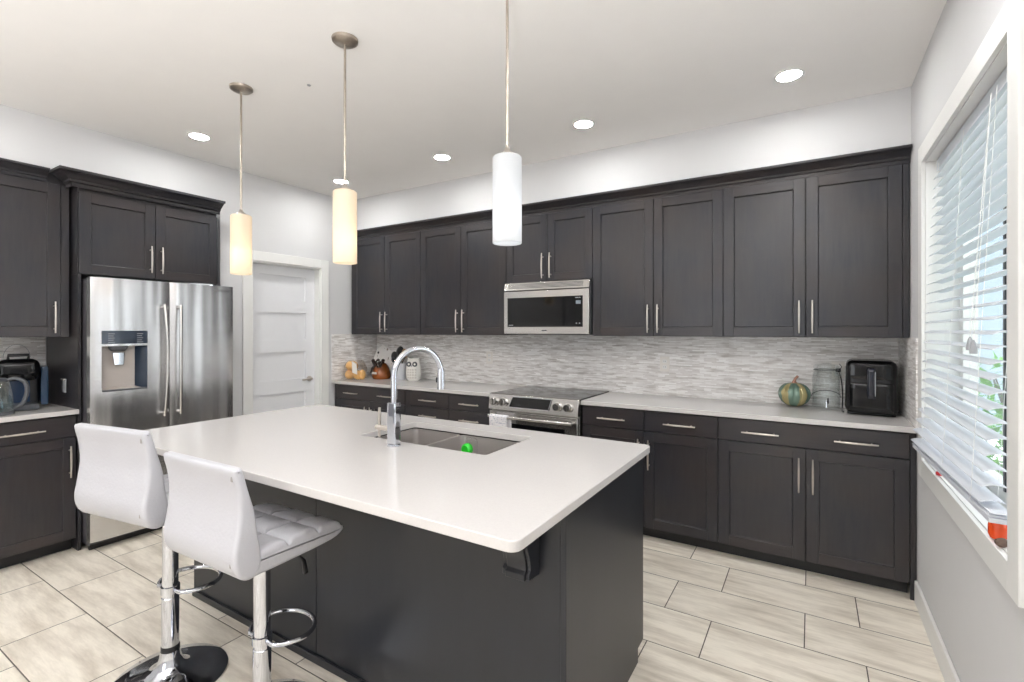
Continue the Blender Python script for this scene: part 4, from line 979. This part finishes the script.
for i in range(19):
    a = PI*i/18; rr = 0.095*math.sin(a)**0.8; z = 0.083-0.083*math.cos(a)*(1-0.08*math.sin(a))
    if i > 12: z -= 0.010*((i-12)/6)**2
    rows.append([b.verts.new((rr*math.cos(2*PI*k/n)*(0.90+0.10*abs(math.cos(5*2*PI*k/n+0.4))**0.6), rr*math.sin(2*PI*k/n)*(0.90+0.10*abs(math.cos(5*2*PI*k/n+0.4))**0.6), max(0, z))) for k in range(n)])
for A, B in zip(rows, rows[1:]):
    for k in range(n): f = b.faces.new((A[k], A[(k+1) % n], B[(k+1) % n], B[k])); f.smooth = True
bmesh.ops.remove_doubles(b, verts=b.verts, dist=1e-5); obj('body', b, pumpmat(), t)
b = bmesh.new(); tube(b, [(0, 0, 0.150), (0, 0, 0.170), (0.008, 0, 0.188), (0.022, 0, 0.203)], [0.022, 0.010, 0.008, 0.009], 10); obj('stem', b, simple('copper_stem', srgb(164, 120, 104), 0.35, 0.4), t)
# glass drink dispenser
t = thing('glass_jar', 'tall clear glass jar with wire bail and spigot between pumpkin and air fryer', 'jar', (0.082, 3.80, ZT))
b = bmesh.new(); lathe(b, [(0.0, 0.0), (0.074, 0), (0.078, 0.006), (0.078, 0.20), (0.074, 0.225), (0.066, 0.238), (0.066, 0.255), (0.070, 0.26), (0.064, 0.26), (0.062, 0.238), (0.070, 0.222), (0.074, 0.20), (0.074, 0.012), (0.0, 0.010)], n=36); obj('jar_body', b, 'glass', t)
b = bmesh.new(); lathe(b, [(0.071, 0.262), (0.071, 0.272), (0.060, 0.285), (0.025, 0.290), (0.012, 0.294), (0, 0.294)], n=30); obj('lid', b, 'glass', t)
b = bmesh.new(); tube(b, [(0.0805*math.cos(a), 0.0805*math.sin(a)*-1, 0.075+0.05*math.sin(a)) for a in [PI*k/16 for k in range(17)]], 0.0022, 6); obj('wire_bail', b, 'darkgrey', t); b = bmesh.new(); tube(b, [(0.069*math.cos(a), 0.069*math.sin(a), 0.250) for a in [2*PI*k/30 for k in range(30)]], 0.002, 6, closed=True); obj('neck_wire', b, 'darkgrey', t); b = bmesh.new()
tube(b, [(0.072, -0.01, 0.248), (0.083, -0.02, 0.275), (0.070, -0.02, 0.292)], 0.0022, 6); obj('clasp', b, 'darkgrey', t)
b = bmesh.new(); tube(b, [(0.0, -0.084, 0.045), (0.0, -0.115, 0.045)], 0.009, 10); tube(b, [(0, -0.108, 0.062), (0, -0.112, 0.02)], [0.006, 0.008], 10); obj('spigot', b, 'chrome', t)
b = bmesh.new(); rbox(b, 0.004, 0.012, -0.122, -0.106, 0.045, 0.082, 0.003, 3); obj('spigot_lever', b, 'black', t)
# power cord
b = bmesh.new(); pts = spline([(0.150, 3.878, 1.158), (0.156, 3.868, 1.14), (0.168, 3.872, 1.09), (0.174, 3.872, 1.00), (0.172, 3.86, 0.935), (0.170, 3.82, 0.920), (0.166, 3.76, 0.918), (0.166, 3.70, 0.918), (0.171, 3.67, 0.918)], 5, False)
tube(b, pts, 0.0035, 8); rbox(b, 0.137, 0.165, 3.862, 3.884, 1.147, 1.172, 0.006, 4)
tag(obj('power_cord', b, 'black'), 'black power cord plugged in beside the air fryer', 'cord')
# air fryer
af = thing('air_fryer', 'black boxy air fryer on the counter beside the window', 'air fryer', (0.309, 3.735, ZT), math.radians(-3))
def afs(p):
    k = 1-0.05*(p.z/0.33); return Vector((p.x*k, p.y*k+0.01*(p.z/0.33), p.z))
b = bmesh.new(); rbox(b, -0.130, 0.130, -0.145, 0.145, 0.012, 0.325, 0.035, 12, afs); obj('body', b, simple('black_satin_plastic', srgb(12, 12, 14), 0.25, Specular_IOR_Level=0.35), af)
b = bmesh.new(); rbox(b, -0.118, 0.118, -0.132, 0.135, 0.0, 0.02, 0.01, 5); obj('base_ring', b, 'blackgloss', af)
b = bmesh.new(); rbox(b, -0.106, 0.106, -0.158, -0.135, 0.02, 0.195, 0.010, 8); bs = obj('basket_front', b, 'blackgloss', af)
b = bmesh.new(); rbox(b, -0.022, 0.022, -0.215, -0.150, 0.105, 0.285, 0.012, 8); obj('basket_handle', b, simple('dark_blue_black_gloss', srgb(20, 24, 36), 0.08), bs)
b = bmesh.new(); rbox(b, 0.014, 0.019, -0.2165, -0.20, 0.125, 0.265, 0.002, 3); obj('handle_accent', b, 'grey', bs)
b = bmesh.new(); rbox(b, -0.085, -0.045, -0.1375, -0.128, 0.245, 0.256, 0.003, 3); obj('badge', b, 'nickel', af)
b = bmesh.new(); rbox(b, -0.10, 0.10, -0.1405, -0.128, 0.215, 0.305, 0.006, 5); obj('control_face', b, 'blackgloss', af)
# outlets
def outlet(label, loc, rz):
    t = thing('wall_outlet', label, 'outlet', loc, rz, 'backsplash outlets')
    obj('cover_plate', BX(-0.036, 0.036, -0.005, 0, -0.058, 0.058), 'plate', t, bevel=0.002)
    for z in (-0.022, 0.022):
        r_ = obj('receptacle', BX(-0.016, 0.016, -0.0065, -0.004, z-0.014, z+0.014), 'white', t, bevel=0.001)
        b = bmesh.new(); box(b, -0.007, -0.005, -0.0072, -0.006, z-0.005, z+0.005); box(b, 0.005, 0.007, -0.0072, -0.006, z-0.005, z+0.005); obj('slot', b, 'darkgrey', r_)
outlet('white outlet on the mosaic backsplash left of the range', (-2.606, YB-0.0102, 1.160), 0)
outlet('white outlet on the mosaic backsplash right of the range', (-0.968, YB-0.0102, 1.158), 0)
outlet('white outlet behind the glass jar with the black plug', (0.150, YB-0.0102, 1.158), 0)
# coffee maker
cm = thing('coffee_maker', 'black pod coffee maker left of the fridge', 'coffee maker', (-4.36, 1.03, ZT), math.radians(80))
b = bmesh.new(); rbox(b, -0.105, 0.105, -0.02, 0.15, 0.0, 0.30, 0.03, 8); obj('body', b, 'black', cm)
b = bmesh.new(); rbox(b, -0.100, 0.100, -0.15, 0.06, 0.185, 0.325, 0.045, 10); hd_ = obj('brew_head', b, 'blackgloss', cm)
b = bmesh.new(); tube(b, [(-0.045, -0.10, 0.315), (-0.045, -0.115, 0.350), (0.045, -0.115, 0.350), (0.045, -0.10, 0.315)], 0.010, 10); obj('lid_handle', b, 'black', hd_)
b = bmesh.new(); tube(b, [(0.062*math.cos(a), 0.02, 0.33+0.085*math.sin(a)) for a in [PI*k/16 for k in range(17)]], 0.0018, 6); obj('wire_loop', b, 'grey', cm)
b = bmesh.new(); rbox(b, -0.095, 0.095, -0.16, 0.02, 0.0, 0.04, 0.012, 6); obj('drip_tray', b, 'darkgrey', cm)
b = bmesh.new(); rbox(b, 0.108, 0.150, -0.02, 0.14, 0.012, 0.27, 0.012, 6); obj('water_tank', b, simple('blue_tinted_plastic', srgb(44, 66, 92), 0.1), cm)
b = bmesh.new(); rbox(b, -0.04, 0.06, -0.024, -0.018, 0.04, 0.19, 0.004, 4); obj('front_plate', b, simple('deep_blue_gloss', srgb(36, 56, 84), 0.12), cm)
# kettle
kt = thing('glass_kettle', 'glass electric kettle with grey handle at the left counter edge', 'kettle', (-4.14, 0.885, ZT), math.radians(70))
b = bmesh.new(); lathe(b, [(0.0, 0.0), (0.078, 0.0), (0.082, 0.006), (0.080, 0.022), (0, 0.022)], n=32); obj('base', b, 'darkgrey', kt)
b = bmesh.new(); lathe(b, [(0.078, 0.024), (0.080, 0.04), (0.074, 0.12), (0.062, 0.185), (0.056, 0.20), (0.053, 0.20), (0.059, 0.183), (0.071, 0.12), (0.077, 0.04), (0.074, 0.028)], n=32, cap=False); obj('glass_body', b, 'glass', kt)
b = bmesh.new(); lathe(b, [(0.0, 0.03), (0.072, 0.03), (0.0755, 0.05), (0.0725, 0.095), (0.0, 0.095)], n=32); obj('water', b, glass('water', (0.82, 0.90, 0.92, 1), 0.2), kt)
b = bmesh.new(); lathe(b, [(0.057, 0.198), (0.058, 0.206), (0.045, 0.218), (0.012, 0.222), (0.012, 0.232), (0, 0.234)], n=28); obj('lid', b, 'darkgrey', kt)
b = bmesh.new(); tube(b, spline([(0.050, 0, 0.205), (0.085, 0, 0.215), (0.125, 0, 0.19), (0.135, 0, 0.13), (0.115, 0, 0.06), (0.080, 0, 0.035)], 5, False), 0.011, 10, flat=1.0); obj('handle', b, 'darkgrey', kt)
# thermometer-like hanging tag on the side panel beside the coffee maker
t = thing('hanging_hook', 'small grey hook plate on the dark panel beside the coffee maker', 'hook', (-4.20, 1.224, 1.07))
obj('plate', BX(-0.025, 0.025, -0.006, -0.0005, -0.06, 0.03), 'grey', t, bevel=0.002)
b = bmesh.new(); tube(b, [(0.0, -0.004, 0.02), (0.0, -0.02, 0.03), (0.055, -0.02, 0.03)], 0.004, 8); obj('hook', b, 'nickel', t)
# back of the recess between base cabinet and fridge side

# two unseen uplights added behind the viewer to brighten the ceiling
def fill_torchiere(x, y, label, k=1.0):
    t = thing('fill_lamp', label, 'fill lamp', (x, y, 0))
    b = bmesh.new(); lathe(b, [(0, 0), (0.14, 0), (0.14, 0.015), (0.03, 0.03), (0, 0.03)]); obj('base', b, 'darkgrey', t)
    b = bmesh.new(); tube(b, [(0, 0, 0.02), (0, 0, 1.70)], 0.012); obj('pole', b, 'darkgrey', t)
    b = bmesh.new(); lathe(b, [(0.0, 1.69), (0.05, 1.70), (0.13, 1.745), (0.19, 1.81), (0.186, 1.81), (0.128, 1.75), (0.05, 1.71), (0, 1.70)]); obj('bowl', b, 'white', t)
    l = bpy.data.lights.new('uplight', 'AREA'); l.shape = 'DISK'; l.size = 0.22; l.energy = UP*k; l.color = (0.99, 0.99, 1.0)
    o = bpy.data.objects.new('uplight', l); C.objects.link(o); o.parent = t; o.location = (0, 0, 1.775); o.rotation_euler = (PI, 0, 0)
fill_torchiere(-2.6, -1.3, 'added unseen fill lamp behind the viewer, left side')
fill_torchiere(0.1, -0.7, 'added unseen fill lamp behind the viewer, right side', 2.3)
